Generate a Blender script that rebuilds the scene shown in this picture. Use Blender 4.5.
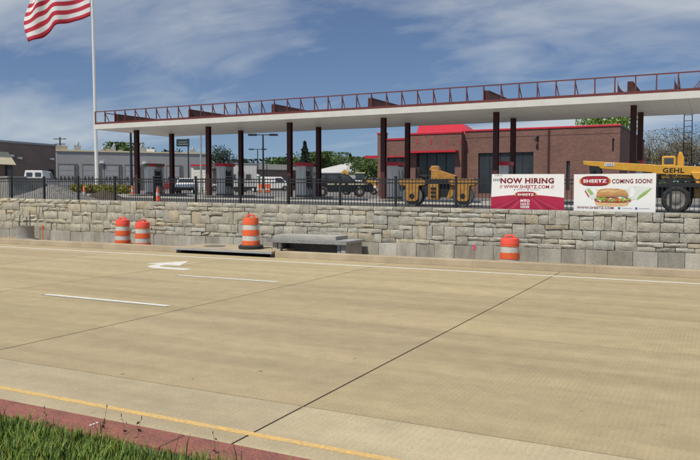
import bpy, bmesh, math, random
from mathutils import Vector, Matrix
import numpy as np
R = math.radians
random.seed(7); rng = np.random.default_rng(7)
for o in list(bpy.data.objects): bpy.data.objects.remove(o)
sc = bpy.context.scene
col = sc.collection

# ------------------------------------------------------------ camera
CAMZ, YAW, FPX, PITCH = 1.98, R(27.0), 720.0, math.atan(40/720)
cd = bpy.data.cameras.new('camera'); cam = bpy.data.objects.new('camera', cd); col.objects.link(cam)
cd.sensor_width = 36; cd.lens = 36*FPX/700; cd.clip_end = 20000; cd.clip_start = .05
cam.location = (0, 0, CAMZ); cam.rotation_euler = (R(90)-PITCH, 0, YAW)
sc.camera = cam
# ------------------------------------------------------------ sky and sun
SUN_EL, SUN_AZ = R(58), (-.20, -.80)          # towards the sun: left of and behind the photographer
w = bpy.data.worlds.new('World'); sc.world = w; w.use_nodes = True
nt = w.node_tree; nt.nodes.clear()
N = lambda t: nt.nodes.new(t)
LK = nt.links.new
sky = N('ShaderNodeTexSky'); sky.sky_type = 'NISHITA'; sky.sun_disc = False
sky.sun_elevation = SUN_EL; sky.sun_rotation = math.atan2(SUN_AZ[0], SUN_AZ[1])
sky.air_density = 1.0; sky.dust_density = .35; sky.ozone_density = 4.0
hs = N('ShaderNodeHueSaturation'); hs.inputs['Saturation'].default_value = 1.02; hs.inputs['Value'].default_value = .74; hs.inputs['Hue'].default_value = .507
LK(sky.outputs[0], hs.inputs['Color'])
b1 = N('ShaderNodeBackground'); b1.inputs[1].default_value = .085; LK(hs.outputs[0], b1.inputs[0])
b2 = N('ShaderNodeBackground'); b2.inputs[0].default_value = (.90, .96, 1, 1); b2.inputs[1].default_value = .52
tc = N('ShaderNodeTexCoord'); sp = N('ShaderNodeSeparateXYZ'); LK(tc.outputs['Generated'], sp.inputs[0])
def M2(op, a, b):
    n = N('ShaderNodeMath'); n.operation = op
    for i, v in enumerate((a, b)):
        if isinstance(v, (int, float)): n.inputs[i].default_value = v
        else: LK(v, n.inputs[i])
    return n.outputs[0]
zz = M2('ADD', M2('MAXIMUM', sp.outputs[2], 0), .28)
cx = M2('DIVIDE', sp.outputs[0], zz); cy = M2('DIVIDE', sp.outputs[1], zz)
cb = N('ShaderNodeCombineXYZ'); LK(cx, cb.inputs[0]); LK(cy, cb.inputs[1])
mp = N('ShaderNodeMapping'); LK(cb.outputs[0], mp.inputs[0])
mp.inputs['Rotation'].default_value = (0, 0, R(-27)); mp.inputs['Scale'].default_value = (.62, 1.25, 1); mp.inputs['Location'].default_value = (8, -15, 0)
def noise(vec, scale, det, rough, dist):
    n = N('ShaderNodeTexNoise'); LK(vec, n.inputs['Vector'])
    for k, v in (('Scale', scale), ('Detail', det), ('Roughness', rough), ('Distortion', dist)): n.inputs[k].default_value = v
    return n.outputs['Fac']
lf_ = N('ShaderNodeCombineXYZ'); LK(sp.outputs[0], lf_.inputs[0]); LK(sp.outputs[1], lf_.inputs[1]); LK(M2('ADD', M2('MULTIPLY', M2('MAXIMUM', sp.outputs[2], 0), .95), .075), lf_.inputs[2])
LK(lf_.outputs[0], sky.inputs[0])     # thin clear air down to the skyline
n1 = noise(mp.outputs[0], 1.15, 7, .50, .6); n2 = noise(mp.outputs[0], 4.2, 7, .58, 1.0)
nn = M2('ADD', M2('MULTIPLY', n1, .82), M2('MULTIPLY', n2, .18))
rp = N('ShaderNodeValToRGB'); LK(nn, rp.inputs[0])
rp.color_ramp.elements[0].position = .46; rp.color_ramp.elements[0].color = (.0, .0, .0, 1)
rp.color_ramp.elements[1].position = .64; rp.color_ramp.elements[1].color = (.84, .84, .84, 1)
mx = N('ShaderNodeMixShader'); LK(rp.outputs[0], mx.inputs[0]); LK(b1.outputs[0], mx.inputs[1]); LK(b2.outputs[0], mx.inputs[2])
wo = N('ShaderNodeOutputWorld'); LK(mx.outputs[0], wo.inputs[0])
sl = bpy.data.lights.new('sun', 'SUN'); sl.energy = 3.4; sl.angle = R(.55); sl.color = (1, .94, .84)
so = bpy.data.objects.new('sun', sl); col.objects.link(so)
hv = Vector((SUN_AZ[0], SUN_AZ[1], 0)).normalized()*math.cos(SUN_EL); SUNV = Vector((hv.x, hv.y, math.sin(SUN_EL)))
so.rotation_euler = SUNV.to_track_quat('Z', 'Y').to_euler(); so.location = (0, 0, 60)
sc.view_settings.view_transform = 'Standard'; sc.view_settings.look = 'None'
sc.view_settings.exposure = .35; sc.view_settings.gamma = 1; sc.view_settings.use_curve_mapping = False
sc.render.resolution_x = 1024; sc.render.resolution_y = 673

# ------------------------------------------------------------ pixel to place
_m = cam.rotation_euler.to_matrix()
def ray(px, py): return _m @ Vector(((px-350)/FPX, (230-py)/FPX, -1))
def PY(px, py, Y):            # point of the plane Y = const
    r = ray(px, py); t = Y/r.y; return Vector((0, 0, CAMZ)) + r*t
def PZ(px, py, z):            # point of the level z
    r = ray(px, py); t = (z-CAMZ)/r.z; return Vector((0, 0, CAMZ)) + r*t
def g(X, Y=40): return 1.10 + .0125*max(-60, min(62, -X))
def W(px, d, z=None):         # a place on the pad at forward distance d
    u = (px-350)/FPX; c, s = math.cos(YAW), math.sin(YAW)
    X = d*(-s + c*u); Y = d*(c + s*u)
    return Vector((X, Y, g(X, Y) if z is None else z))
def ZD(py, d): return CAMZ + (190-py)*d/FPX

# ------------------------------------------------------------ materials
MATS = {}
def mat(name, c, c2=None, scale=6, rough=.7, metal=0, bump=0, bscale=40, fine=.12, tint=False, stretch=None, spec=.5, emit=None, alpha=None, trans=0, detail=5):
    m = bpy.data.materials.new(name); m.use_nodes = True; t = m.node_tree; P = t.nodes['Principled BSDF']
    P.inputs['Roughness'].default_value = rough; P.inputs['Metallic'].default_value = metal; P.inputs['Specular IOR Level'].default_value = spec
    ge = t.nodes.new('ShaderNodeNewGeometry'); vec = ge.outputs['Position']
    if stretch:
        mpn = t.nodes.new('ShaderNodeMapping'); mpn.inputs['Scale'].default_value = stretch; t.links.new(vec, mpn.inputs[0]); svec = mpn.outputs[0]
    else: svec = vec
    if c2 is None: c2 = tuple(x*.82 for x in c)
    n = t.nodes.new('ShaderNodeTexNoise'); n.inputs['Scale'].default_value = scale; n.inputs['Detail'].default_value = detail; n.inputs['Roughness'].default_value = .6
    t.links.new(svec, n.inputs['Vector'])
    r = t.nodes.new('ShaderNodeValToRGB'); t.links.new(n.outputs['Fac'], r.inputs[0])
    r.color_ramp.elements[0].position = .32; r.color_ramp.elements[1].position = .68
    r.color_ramp.elements[0].color = (*c2, 1); r.color_ramp.elements[1].color = (*c, 1)
    out = r.outputs[0]
    if fine:
        f = t.nodes.new('ShaderNodeTexNoise'); f.inputs['Scale'].default_value = bscale; f.inputs['Detail'].default_value = 3; t.links.new(vec, f.inputs['Vector'])
        mr = t.nodes.new('ShaderNodeMapRange'); t.links.new(f.outputs['Fac'], mr.inputs[0]); mr.inputs[1].default_value = .3; mr.inputs[2].default_value = .7
        mr.inputs[3].default_value = 1-fine; mr.inputs[4].default_value = 1+fine
        mm = t.nodes.new('ShaderNodeMix'); mm.data_type = 'RGBA'; mm.blend_type = 'MULTIPLY'; mm.inputs[0].default_value = 1
        t.links.new(out, mm.inputs[6]); t.links.new(mr.outputs[0], mm.inputs[7]); out = mm.outputs[2]
    if tint:
        a = t.nodes.new('ShaderNodeVertexColor'); a.layer_name = 'tint'
        mm = t.nodes.new('ShaderNodeMix'); mm.data_type = 'RGBA'; mm.blend_type = 'MULTIPLY'; mm.inputs[0].default_value = 1
        t.links.new(out, mm.inputs[6]); t.links.new(a.outputs[0], mm.inputs[7]); out = mm.outputs[2]
    t.links.new(out, P.inputs['Base Color'])
    if bump:
        f2 = t.nodes.new('ShaderNodeTexNoise'); f2.inputs['Scale'].default_value = bscale; f2.inputs['Detail'].default_value = 6; t.links.new(vec, f2.inputs['Vector'])
        bn = t.nodes.new('ShaderNodeBump'); bn.inputs['Strength'].default_value = bump; bn.inputs['Distance'].default_value = .05
        t.links.new(f2.outputs['Fac'], bn.inputs['Height']); t.links.new(bn.outputs[0], P.inputs['Normal'])
    if trans: P.inputs['Transmission Weight'].default_value = trans
    m['out'] = out.node.name
    MATS[name] = m; return m
def colour_out(m): return m.node_tree.nodes[m['out']]

mat('stone', (.43, .42, .375), (.285, .278, .25), 6, .9, bump=.4, bscale=26, fine=.16, tint=True)
mat('joint', (.12, .115, .10), rough=1)
mat('block', (.42, .41, .36), (.23, .22, .19), 2.2, .9, bump=.15, bscale=30, fine=.1, tint=True, stretch=(1, 1, .35))
mat('kerb', (.42, .345, .235), (.30, .24, .16), 1.3, .9, bump=.12, bscale=60, fine=.1)
mat('concrete', (.40, .385, .345), (.27, .26, .23), 2.5, .85, bump=.12, bscale=50, fine=.1)
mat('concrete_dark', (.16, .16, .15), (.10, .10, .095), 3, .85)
mat('dirt', (.36, .27, .17), (.24, .175, .105), 2, 1, bump=.6, bscale=14, fine=.2)
mat('soil', (.10, .075, .05), (.06, .045, .03), 3, 1, bump=.6, bscale=14, fine=.2)
mat('gravel', (.27, .26, .245), (.17, .165, .155), 5, 1, bump=.8, bscale=20, fine=.35)
mat('pad', (.24, .225, .20), (.115, .11, .105), .09, .95, bump=.2, bscale=8, fine=.15)
mat('bounce_concrete', (.42, .41, .38), (.33, .32, .30), .4, .85, bump=.1, bscale=20, fine=.08)  # pale ground tone chosen for bounced light
mat('pad_shade', (.085, .082, .078), (.055, .053, .05), .3, .9, bump=.2, bscale=12, fine=.2)  # asphalt darkened so its colour carries the shaded band
mat('far_ground', (.16, .17, .09), (.10, .11, .06), .01, 1)
mat('grass_ground', (.065, .095, .025), (.04, .055, .018), 5, 1, bump=.6, bscale=30)
mat('red_strip', (.29, .105, .078), (.185, .078, .06), 5, .95, bump=.25, bscale=45, fine=.3)
mat('paint_white', (.74, .73, .67), (.56, .55, .48), 9, .7, fine=.1)
mat('paint_yellow', (.66, .41, .12), (.52, .385, .18), 9, .7, fine=.18)
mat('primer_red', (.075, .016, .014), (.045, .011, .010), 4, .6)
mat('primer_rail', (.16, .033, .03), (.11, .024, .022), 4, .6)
mat('canopy_white', (.80, .79, .74), (.74, .73, .68), 1.2, .45, fine=.03)
mat('fascia', (.70, .69, .62), (.62, .61, .55), 2, .5, fine=.03)
mat('black_steel', (.018, .019, .021), rough=.5)
mat('dark', (.012, .012, .013), rough=.6)
mat('rubber', (.022, .021, .02), (.034, .031, .028), 9, .85)
mat('glass_dark', (.045, .055, .06), (.03, .037, .04), 1.5, .06, fine=0, spec=.8)
mat('glass_store', (.02, .024, .028), (.035, .04, .045), 1.2, .12, fine=0, spec=.6)
mat('red_metal', (.52, .022, .04), (.44, .02, .035), 2, .4, fine=.04)
mat('orange', (.80, .135, .035), (.64, .10, .03), 9, .5, fine=.1)
mat('orange_pink', (.88, .10, .06), (.8, .09, .06), 9, .5, fine=.05)
mat('reflect', (.62, .60, .54), (.46, .45, .41), 12, .45, fine=.12)
mat('yellow', (.66, .355, .035), (.54, .28, .03), 5, .45, fine=.08)
mat('roller_yellow', (.50, .25, .045), (.33, .16, .035), 6, .5, fine=.12)
mat('steel', (.42, .42, .41), (.3, .3, .29), 8, .4, metal=.6)
mat('alloy', (.30, .30, .29), (.22, .22, .21), 8, .5)
mat('galv', (.40, .415, .42), (.30, .31, .315), 4, .55, metal=.25)
mat('pump_column', (.58, .585, .58), (.5, .505, .5), 3, .35, metal=.3)
mat('dusty_rim', (.24, .225, .20), (.15, .14, .125), 6, .8)
mat('grey_cab', (.42, .43, .43), (.35, .36, .36), 4, .45)
mat('white_paint', (.78, .78, .76), (.70, .70, .68), 2, .3, fine=.03)
mat('suv_paint', (.010, .013, .015), (.013, .016, .018), 2, .2, fine=0)
mat('red_paint', (.27, .025, .03), rough=.3, fine=0)
mat('chrome', (.6, .6, .6), rough=.2, metal=1, fine=0)
mat('lamp_red', (.4, .02, .02), rough=.3, fine=0)
mat('lamp_amber', (.8, .45, .12), rough=.3, fine=0)
mat('green', (.02, .17, .055), rough=.4, fine=.03)
mat('sign_green', (.014, .04, .032), rough=.5, fine=.05)
mat('toilet_green', (.03, .16, .10), rough=.5)
mat('grey_wall', (.33, .338, .345), (.295, .302, .31), .4, .75, fine=.04, bscale=3)
mat('door_grey', (.36, .37, .385), (.31, .32, .335), 1, .6, fine=.03)
mat('brown_wall', (.225, .17, .148), (.185, .14, .12), .6, .9, fine=.12, bscale=6)
mat('cream', (.66, .60, .40), (.6, .54, .36), 1, .7, fine=.04)
mat('tan_box', (.36, .33, .26), rough=.7)
mat('trailer', (.56, .57, .55), (.48, .49, .47), .8, .5, fine=.04)
mat('kiosk', (.76, .74, .66), rough=.6, fine=.04)
mat('white_roof', (.52, .52, .50), (.44, .44, .42), .3, .6, fine=.04)
mat('bark', (.10, .075, .055), (.06, .045, .035), 8, 1, bump=.4, bscale=12)
mat('leaf_bright', (.16, .27, .035), (.085, .15, .022), 1.1, .6, fine=.3, bscale=4, spec=.25)
mat('leaf_mid', (.11, .17, .045), (.065, .105, .03), 1.1, .6, fine=.3, bscale=4, spec=.25)
mat('leaf_dark', (.045, .07, .045), (.03, .048, .032), 1.1, .7, fine=.3, bscale=4, spec=.2)
mat('leaf_bud', (.20, .19, .10), (.14, .125, .07), 1.1, .8, fine=.3, bscale=4, spec=.2)
mat('leaf_yellow', (.30, .27, .04), (.16, .17, .03), 2, .7, fine=.3, bscale=8, spec=.2)
mat('blade', (.15, .235, .035), (.075, .125, .022), 2.6, .6, fine=.35, bscale=22, tint=True, spec=.3)
mat('hill', (.075, .10, .10), (.06, .085, .085), .004, 1)
mat('banner_white', (.80, .80, .78), (.76, .76, .74), 1.5, .5, fine=.015)
mat('crimson', (.42, .015, .06), (.36, .012, .05), 3, .5, fine=.03)
mat('crimson_dark', (.24, .008, .03), rough=.5, fine=.03)
mat('crimson_light', (.52, .05, .11), rough=.5, fine=.03)
mat('maroon', (.20, .012, .02), rough=.5, fine=0)
mat('logo_red', (.36, .02, .03), rough=.5, fine=0)
mat('logo_gold', (.62, .29, .06), rough=.5, fine=0)
mat('print_grey', (.33, .34, .35), rough=.5, fine=0)
mat('print_blue', (.05, .12, .32), rough=.5, fine=0)
mat('bun', (.58, .33, .13), (.45, .22, .075), 12, .6, fine=.12, bscale=60)
mat('bun_dark', (.47, .24, .085), (.37, .17, .055), 14, .6, fine=.12, bscale=60)
mat('bun_light', (.70, .50, .26), (.6, .38, .17), 12, .6, fine=.1, bscale=60)
mat('lettuce', (.30, .48, .07), (.16, .33, .03), 30, .6)
mat('tomato', (.62, .06, .03), (.5, .04, .02), 25, .6)
mat('meat', (.42, .09, .06), (.28, .05, .035), 25, .6)
mat('paper_pale', (.68, .72, .69), (.56, .62, .58), 9, .6, fine=.03)
mat('paper_green', (.32, .50, .14), (.22, .40, .08), 12, .6)
mat('pink', (.9, .06, .16), rough=.6, fine=0)
mat('wood', (.36, .25, .14), rough=.8)
mat('flag_red', (.50, .018, .04), (.44, .015, .035), 1, .75, fine=.03)
mat('flag_white', (.76, .75, .74), (.70, .69, .68), 1, .75, fine=.03)
mat('flag_blue', (.02, .03, .14), rough=.75, fine=.03)
mat('pole_white', (.74, .74, .71), (.66, .66, .63), 2, .4, fine=.03)

# road concrete: wheel tracks, stains, fine transverse tining
def road_mat(name, c, c2, gap=.025, speck=.5):
    m = mat(name, c, c2, .55, .85, fine=.12, bscale=48, stretch=(.28, 1.25, 1), detail=7)
    t = m.node_tree; P = t.nodes['Principled BSDF']; out = colour_out(m); osock = out.outputs[2]
    ge = t.nodes.new('ShaderNodeNewGeometry'); pos = ge.outputs['Position']
    wv = t.nodes.new('ShaderNodeTexWave'); wv.wave_type = 'BANDS'; wv.bands_direction = 'X'; wv.wave_profile = 'SIN'
    wv.inputs['Scale'].default_value = .05/gap*6.28/2; wv.inputs['Distortion'].default_value = .25; wv.inputs['Detail'].default_value = 1; wv.inputs['Detail Scale'].default_value = .6
    t.links.new(pos, wv.inputs[0])
    pn = t.nodes.new('ShaderNodeTexNoise'); pn.inputs['Scale'].default_value = .35; pn.inputs['Detail'].default_value = 4; t.links.new(pos, pn.inputs['Vector'])
    pr = t.nodes.new('ShaderNodeMapRange'); pr.inputs[1].default_value = .35; pr.inputs[2].default_value = .65; pr.inputs[3].default_value = .25; pr.inputs[4].default_value = 1; t.links.new(pn.outputs[0], pr.inputs[0])
    wr = t.nodes.new('ShaderNodeMapRange'); t.links.new(wv.outputs['Fac'], wr.inputs[0]); wr.inputs[3].default_value = .935; wr.inputs[4].default_value = 1.02
    mixw = t.nodes.new('ShaderNodeMix'); mixw.data_type = 'FLOAT'; t.links.new(pr.outputs[0], mixw.inputs[0]); mixw.inputs[2].default_value = 1; t.links.new(wr.outputs[0], mixw.inputs[3])
    # oil specks
    vo = t.nodes.new('ShaderNodeTexVoronoi'); vo.inputs['Scale'].default_value = 1.9; t.links.new(pos, vo.inputs['Vector'])
    vn = t.nodes.new('ShaderNodeTexNoise'); vn.inputs['Scale'].default_value = 9; vn.inputs['Detail'].default_value = 4; t.links.new(pos, vn.inputs['Vector'])
    ad = t.nodes.new('ShaderNodeMath'); ad.operation = 'MULTIPLY_ADD'; ad.inputs[1].default_value = .20; t.links.new(vn.outputs[0], ad.inputs[0]); t.links.new(vo.outputs['Distance'], ad.inputs[2])
    sr = t.nodes.new('ShaderNodeMapRange'); t.links.new(ad.outputs[0], sr.inputs[0]); sr.inputs[1].default_value = .122; sr.inputs[2].default_value = .145; sr.inputs[3].default_value = speck; sr.inputs[4].default_value = 1
    # long tyre-worn stains
    sm = t.nodes.new('ShaderNodeMapping'); sm.inputs['Scale'].default_value = (.12, 2.1, 1); t.links.new(pos, sm.inputs[0])
    sn = t.nodes.new('ShaderNodeTexNoise'); sn.inputs['Scale'].default_value = 1; sn.inputs['Detail'].default_value = 4; t.links.new(sm.outputs[0], sn.inputs['Vector'])
    st = t.nodes.new('ShaderNodeMapRange'); t.links.new(sn.outputs[0], st.inputs[0]); st.inputs[1].default_value = .38; st.inputs[2].default_value = .62; st.inputs[3].default_value = .89; st.inputs[4].default_value = 1.04
    mo = t.nodes.new('ShaderNodeTexNoise'); mo.inputs['Scale'].default_value = 3.2; mo.inputs['Detail'].default_value = 9; mo.inputs['Roughness'].default_value = .7; t.links.new(pos, mo.inputs['Vector'])
    mq = t.nodes.new('ShaderNodeMapRange'); t.links.new(mo.outputs[0], mq.inputs[0]); mq.inputs[1].default_value = .32; mq.inputs[2].default_value = .68; mq.inputs[3].default_value = .88; mq.inputs[4].default_value = 1.08
    cur = osock
    for s in (mixw.outputs[0], sr.outputs[0], st.outputs[0], mq.outputs[0]):
        mm = t.nodes.new('ShaderNodeMix'); mm.data_type = 'RGBA'; mm.blend_type = 'MULTIPLY'; mm.inputs[0].default_value = 1
        t.links.new(cur, mm.inputs[6]); t.links.new(s, mm.inputs[7]); cur = mm.outputs[2]
    a = t.nodes.new('ShaderNodeVertexColor'); a.layer_name = 'tint'
    mm = t.nodes.new('ShaderNodeMix'); mm.data_type = 'RGBA'; mm.blend_type = 'MULTIPLY'; mm.inputs[0].default_value = 1
    t.links.new(cur, mm.inputs[6]); t.links.new(a.outputs[0], mm.inputs[7]); t.links.new(mm.outputs[2], P.inputs['Base Color'])
    return m
road_mat('road', (.435, .355, .205), (.37, .30, .172))
road_mat('gutter', (.50, .425, .275), (.39, .325, .205), gap=.03, speck=.75)
mat('road_base', (.12, .10, .075), rough=1)
# brick
def brick_mat(name, c1, c2, mortar):
    m = mat(name, (1, 1, 1), (.78, .78, .78), .7, .9, fine=.1, bscale=5)
    t = m.node_tree; P = t.nodes['Principled BSDF']; out = colour_out(m).outputs[2]
    tcn = t.nodes.new('ShaderNodeTexCoord'); se = t.nodes.new('ShaderNodeSeparateXYZ'); t.links.new(tcn.outputs['Object'], se.inputs[0])
    su = t.nodes.new('ShaderNodeMath'); su.operation = 'ADD'; t.links.new(se.outputs[0], su.inputs[0]); t.links.new(se.outputs[1], su.inputs[1])
    co = t.nodes.new('ShaderNodeCombineXYZ'); t.links.new(su.outputs[0], co.inputs[0]); t.links.new(se.outputs[2], co.inputs[1])
    br = t.nodes.new('ShaderNodeTexBrick'); t.links.new(co.outputs[0], br.inputs['Vector'])
    br.inputs['Scale'].default_value = 1; br.inputs['Brick Width'].default_value = .30; br.inputs['Row Height'].default_value = .10; br.inputs['Mortar Size'].default_value = .012
    br.inputs['Color1'].default_value = (*c1, 1); br.inputs['Color2'].default_value = (*c2, 1); br.inputs['Mortar'].default_value = (*mortar, 1)
    mm = t.nodes.new('ShaderNodeMix'); mm.data_type = 'RGBA'; mm.blend_type = 'MULTIPLY'; mm.inputs[0].default_value = 1
    t.links.new(br.outputs[0], mm.inputs[6]); t.links.new(out, mm.inputs[7]); t.links.new(mm.outputs[2], P.inputs['Base Color'])
    return m
brick_mat('brick', (.215, .098, .074), (.155, .070, .055), (.22, .155, .13))

# ------------------------------------------------------------ mesh builder
class MB:
    def __init__(s): s.v = []; s.f = []; s.mi = []
    def add(s, vs, fs, mi=0):
        b = len(s.v); s.v += [tuple(v) for v in vs]
        for f in fs: s.f.append(tuple(b+i for i in f)); s.mi.append(mi)
        return s
    def box(s, x0, x1, y0, y1, z0, z1, mi=0, M=None):
        vs = [Vector(p) for p in ((x0,y0,z0),(x1,y0,z0),(x1,y1,z0),(x0,y1,z0),(x0,y0,z1),(x1,y0,z1),(x1,y1,z1),(x0,y1,z1))]
        if M: vs = [M @ v for v in vs]
        return s.add(vs, [(3,2,1,0),(4,5,6,7),(0,1,5,4),(1,2,6,5),(2,3,7,6),(3,0,4,7)], mi)
    def bar(s, a, b, w, h=None, mi=0):
        a, b = Vector(a), Vector(b); h = h or w; d = (b-a); L = d.length; d.normalize()
        up = Vector((0,0,1)) if abs(d.z) < .95 else Vector((0,1,0))
        x = d.cross(up).normalized(); y = x.cross(d)
        vs = []
        for p in (a, b):
            for sx, sy in ((-1,-1),(1,-1),(1,1),(-1,1)): vs.append(p + x*sx*w/2 + y*sy*h/2)
        return s.add(vs, [(0,1,2,3),(7,6,5,4),(0,4,5,1),(1,5,6,2),(2,6,7,3),(3,7,4,0)], mi)
    def cyl(s, a, b, r0, r1=None, n=12, mi=0, cap=True):
        a, b = Vector(a), Vector(b); r1 = r0 if r1 is None else r1; d = (b-a).normalized()
        up = Vector((0,0,1)) if abs(d.z) < .95 else Vector((1,0,0))
        x = d.cross(up).normalized(); y = x.cross(d).normalized()
        vs = []
        for p, r in ((a, r0), (b, r1)):
            for i in range(n):
                t = 2*math.pi*i/n; vs.append(p + (x*math.cos(t) + y*math.sin(t))*r)
        fs = [(i, n+i, n+(i+1)%n, (i+1)%n) for i in range(n)]
        if cap: fs += [tuple(range(n)), tuple(range(2*n-1, n-1, -1))]
        return s.add(vs, fs, mi)
    def tube(s, pts, r, n=6, mi=0):
        for a, b in zip(pts, pts[1:]): s.cyl(a, b, r, r, n, mi)
        return s
    def lathe(s, prof, n=24, mis=None, mi=0, M=None):
        vs = []; k = len(prof)
        for r, z in prof:
            for i in range(n):
                t = 2*math.pi*i/n; p = Vector((r*math.cos(t), r*math.sin(t), z)); vs.append(M @ p if M else p)
        b = len(s.v); s.v += [tuple(v) for v in vs]
        for j in range(k-1):
            for i in range(n):
                s.f.append((b+j*n+i, b+j*n+(i+1)%n, b+(j+1)*n+(i+1)%n, b+(j+1)*n+i)); s.mi.append(mis[j] if mis else mi)
        s.f.append(tuple(b+(k-1)*n+i for i in range(n))); s.mi.append(mis[-1] if mis else mi)
        s.f.append(tuple(b+i for i in range(n-1, -1, -1))); s.mi.append(mis[0] if mis else mi)
        return s
    def prism(s, poly, y0, y1, mi=0, inset=None):      # polygon in x,z pulled along y
        n = len(poly); vs = [(x, y0, z) for x, z in poly] + [(x, y1, z) for x, z in poly]
        return s.add(vs, [tuple(range(n)), tuple(range(2*n-1, n-1, -1))] + [(i, n+i, n+(i+1)%n, (i+1)%n) for i in range(n)], mi)
    def prismz(s, poly, z0, z1, mi=0):                 # polygon in x,y pulled along z
        n = len(poly); vs = [(x, y, z0) for x, y in poly] + [(x, y, z1) for x, y in poly]
        return s.add(vs, [tuple(range(n-1, -1, -1)), tuple(range(n, 2*n))] + [(i, (i+1)%n, n+(i+1)%n, n+i) for i in range(n)], mi)
    def ell(s, c, rx, ry, rz, n=12, m=7, mi=0):
        vs = []; c = Vector(c)
        for j in range(m+1):
            ph = math.pi*j/m
            for i in range(n):
                t = 2*math.pi*i/n; vs.append(c + Vector((rx*math.sin(ph)*math.cos(t), ry*math.sin(ph)*math.sin(t), rz*math.cos(ph))))
        return s.add(vs, [(j*n+i, j*n+(i+1)%n, (j+1)*n+(i+1)%n, (j+1)*n+i) for j in range(m) for i in range(n)], mi)
    def mesh(s, name, mats, smooth=None, tint=None):
        me = bpy.data.meshes.new(name); me.from_pydata(s.v, [], s.f)
        for m in ([mats] if isinstance(mats, str) else mats): me.materials.append(MATS[m])
        if any(s.mi): me.polygons.foreach_set('material_index', s.mi)
        bm = bmesh.new(); bm.from_mesh(me); bmesh.ops.recalc_face_normals(bm, faces=bm.faces); bm.to_mesh(me); bm.free()
        if smooth is not None:
            me.shade_smooth() if smooth >= 180 else me.shade_auto_smooth(angle=R(smooth)) if hasattr(me, 'shade_auto_smooth') else sharp(me, smooth)
        if tint is not None: set_tint(me, tint)
        return me
    def build(s, name, mats, parent=None, loc=(0,0,0), rz=0, smooth=None, bevel=0, tint=None):
        o = bpy.data.objects.new(name, s.mesh(name, mats, smooth, tint)); col.objects.link(o)
        o.location = loc; o.rotation_euler = (0, 0, rz); o.parent = parent
        if bevel:
            b = o.modifiers.new('bevel', 'BEVEL'); b.width = bevel; b.segments = 2; b.limit_method = 'ANGLE'; b.angle_limit = R(40)
        return o
def sharp(me, ang):
    me.shade_smooth()
    me.set_sharp_from_angle(angle=R(ang))
def set_tint(me, c):
    a = me.color_attributes.new('tint', 'FLOAT_COLOR', 'POINT')
    n = len(me.vertices)
    if isinstance(c, np.ndarray): arr = c
    else: arr = np.tile(np.array([*c, 1.], dtype=np.float32), (n, 1))
    a.data.foreach_set('color', arr.astype(np.float32).ravel())
def tag(o, label=None, cat=None, group=None, kind=None):
    for k, v in (('label', label), ('category', cat), ('group', group), ('kind', kind)):
        if v: o[k] = v
    return o
def thing(name, label, cat, loc=(0,0,0), rz=0, group=None):
    o = bpy.data.objects.new(name, None); col.objects.link(o); o.location = loc; o.rotation_euler = (0, 0, rz); o.empty_display_size = .2
    return tag(o, label, cat, group)
def struct(o): o['kind'] = 'structure'; return o
def copy_tree(o, parent=None):
    c = o.copy(); col.objects.link(c); c.parent = parent
    for ch in o.children: copy_tree(ch, c)
    return c
def dup(o, label, loc, rz=None):
    c = copy_tree(o); c.location = loc; c['label'] = label
    if rz is not None: c.rotation_euler = (0, 0, rz)
    return c
def text(body, parent, m, cx, cz, w, h, y, bold=.0, name='lettering', italic=0, rz=0):
    cu = bpy.data.curves.new('t', 'FONT'); cu.body = body; cu.size = 1; cu.offset = bold; cu.align_x = 'LEFT'; cu.shear = italic; cu.resolution_u = 3; cu.space_character = 1+bold*2.4
    cu.fill_mode = 'FRONT'
    ob = bpy.data.objects.new('t', cu); col.objects.link(ob)
    dg = bpy.context.evaluated_depsgraph_get(); me = bpy.data.meshes.new_from_object(ob.evaluated_get(dg))
    bpy.data.objects.remove(ob)
    co = np.empty(len(me.vertices)*3); me.vertices.foreach_get('co', co); co = co.reshape(-1, 3)
    lo, hi = co.min(0), co.max(0); sz = np.maximum(hi-lo, 1e-6)
    out = np.zeros_like(co); out[:, 0] = ((co[:, 0]-lo[0])/sz[0]-.5)*w; out[:, 2] = ((co[:, 1]-lo[1])/sz[1]-.5)*h
    me.vertices.foreach_set('co', out.ravel()); me.update(); me.materials.clear(); me.materials.append(MATS[m])
    o = bpy.data.objects.new(name, me); col.objects.link(o); o.parent = parent; o.location = (cx, y, cz); return o

# ============================================================ THE SETTING
WALL_Y = 19.8
wt = lambda X: 1.40 + .0096*(-X)            # top of the retaining wall
# terrain: verge, bed under the road, raised pad
xs = [-6000, -400, -62, -45, -30, -15, 0, 15, 30, 60, 400, 6000]
rows = [(-3000, lambda x: .33), (-40, lambda x: .33), (2.5, lambda x: .33), (3.2, lambda x: .22), (4.13, lambda x: .0), (4.14, lambda x: -.5), (20.18, lambda x: -.5), (20.2, g), (45, g), (75, g), (160, g), (400, g), (2500, g), (9000, g)]
mb = MB(); n = len(xs)
for y, fz in rows:
    for x in xs: mb.v.append((x, y, fz(x)))
for j in range(len(rows)-1):
    for i in range(n-1):
        mb.f.append((j*n+i, j*n+i+1, (j+1)*n+i+1, (j+1)*n+i)); mb.mi.append(0 if j < 4 else 1 if j < 7 else 2 if j < 10 else 3)
struct(mb.build('ground', ['grass_ground', 'dirt', 'pad', 'far_ground']))
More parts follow.
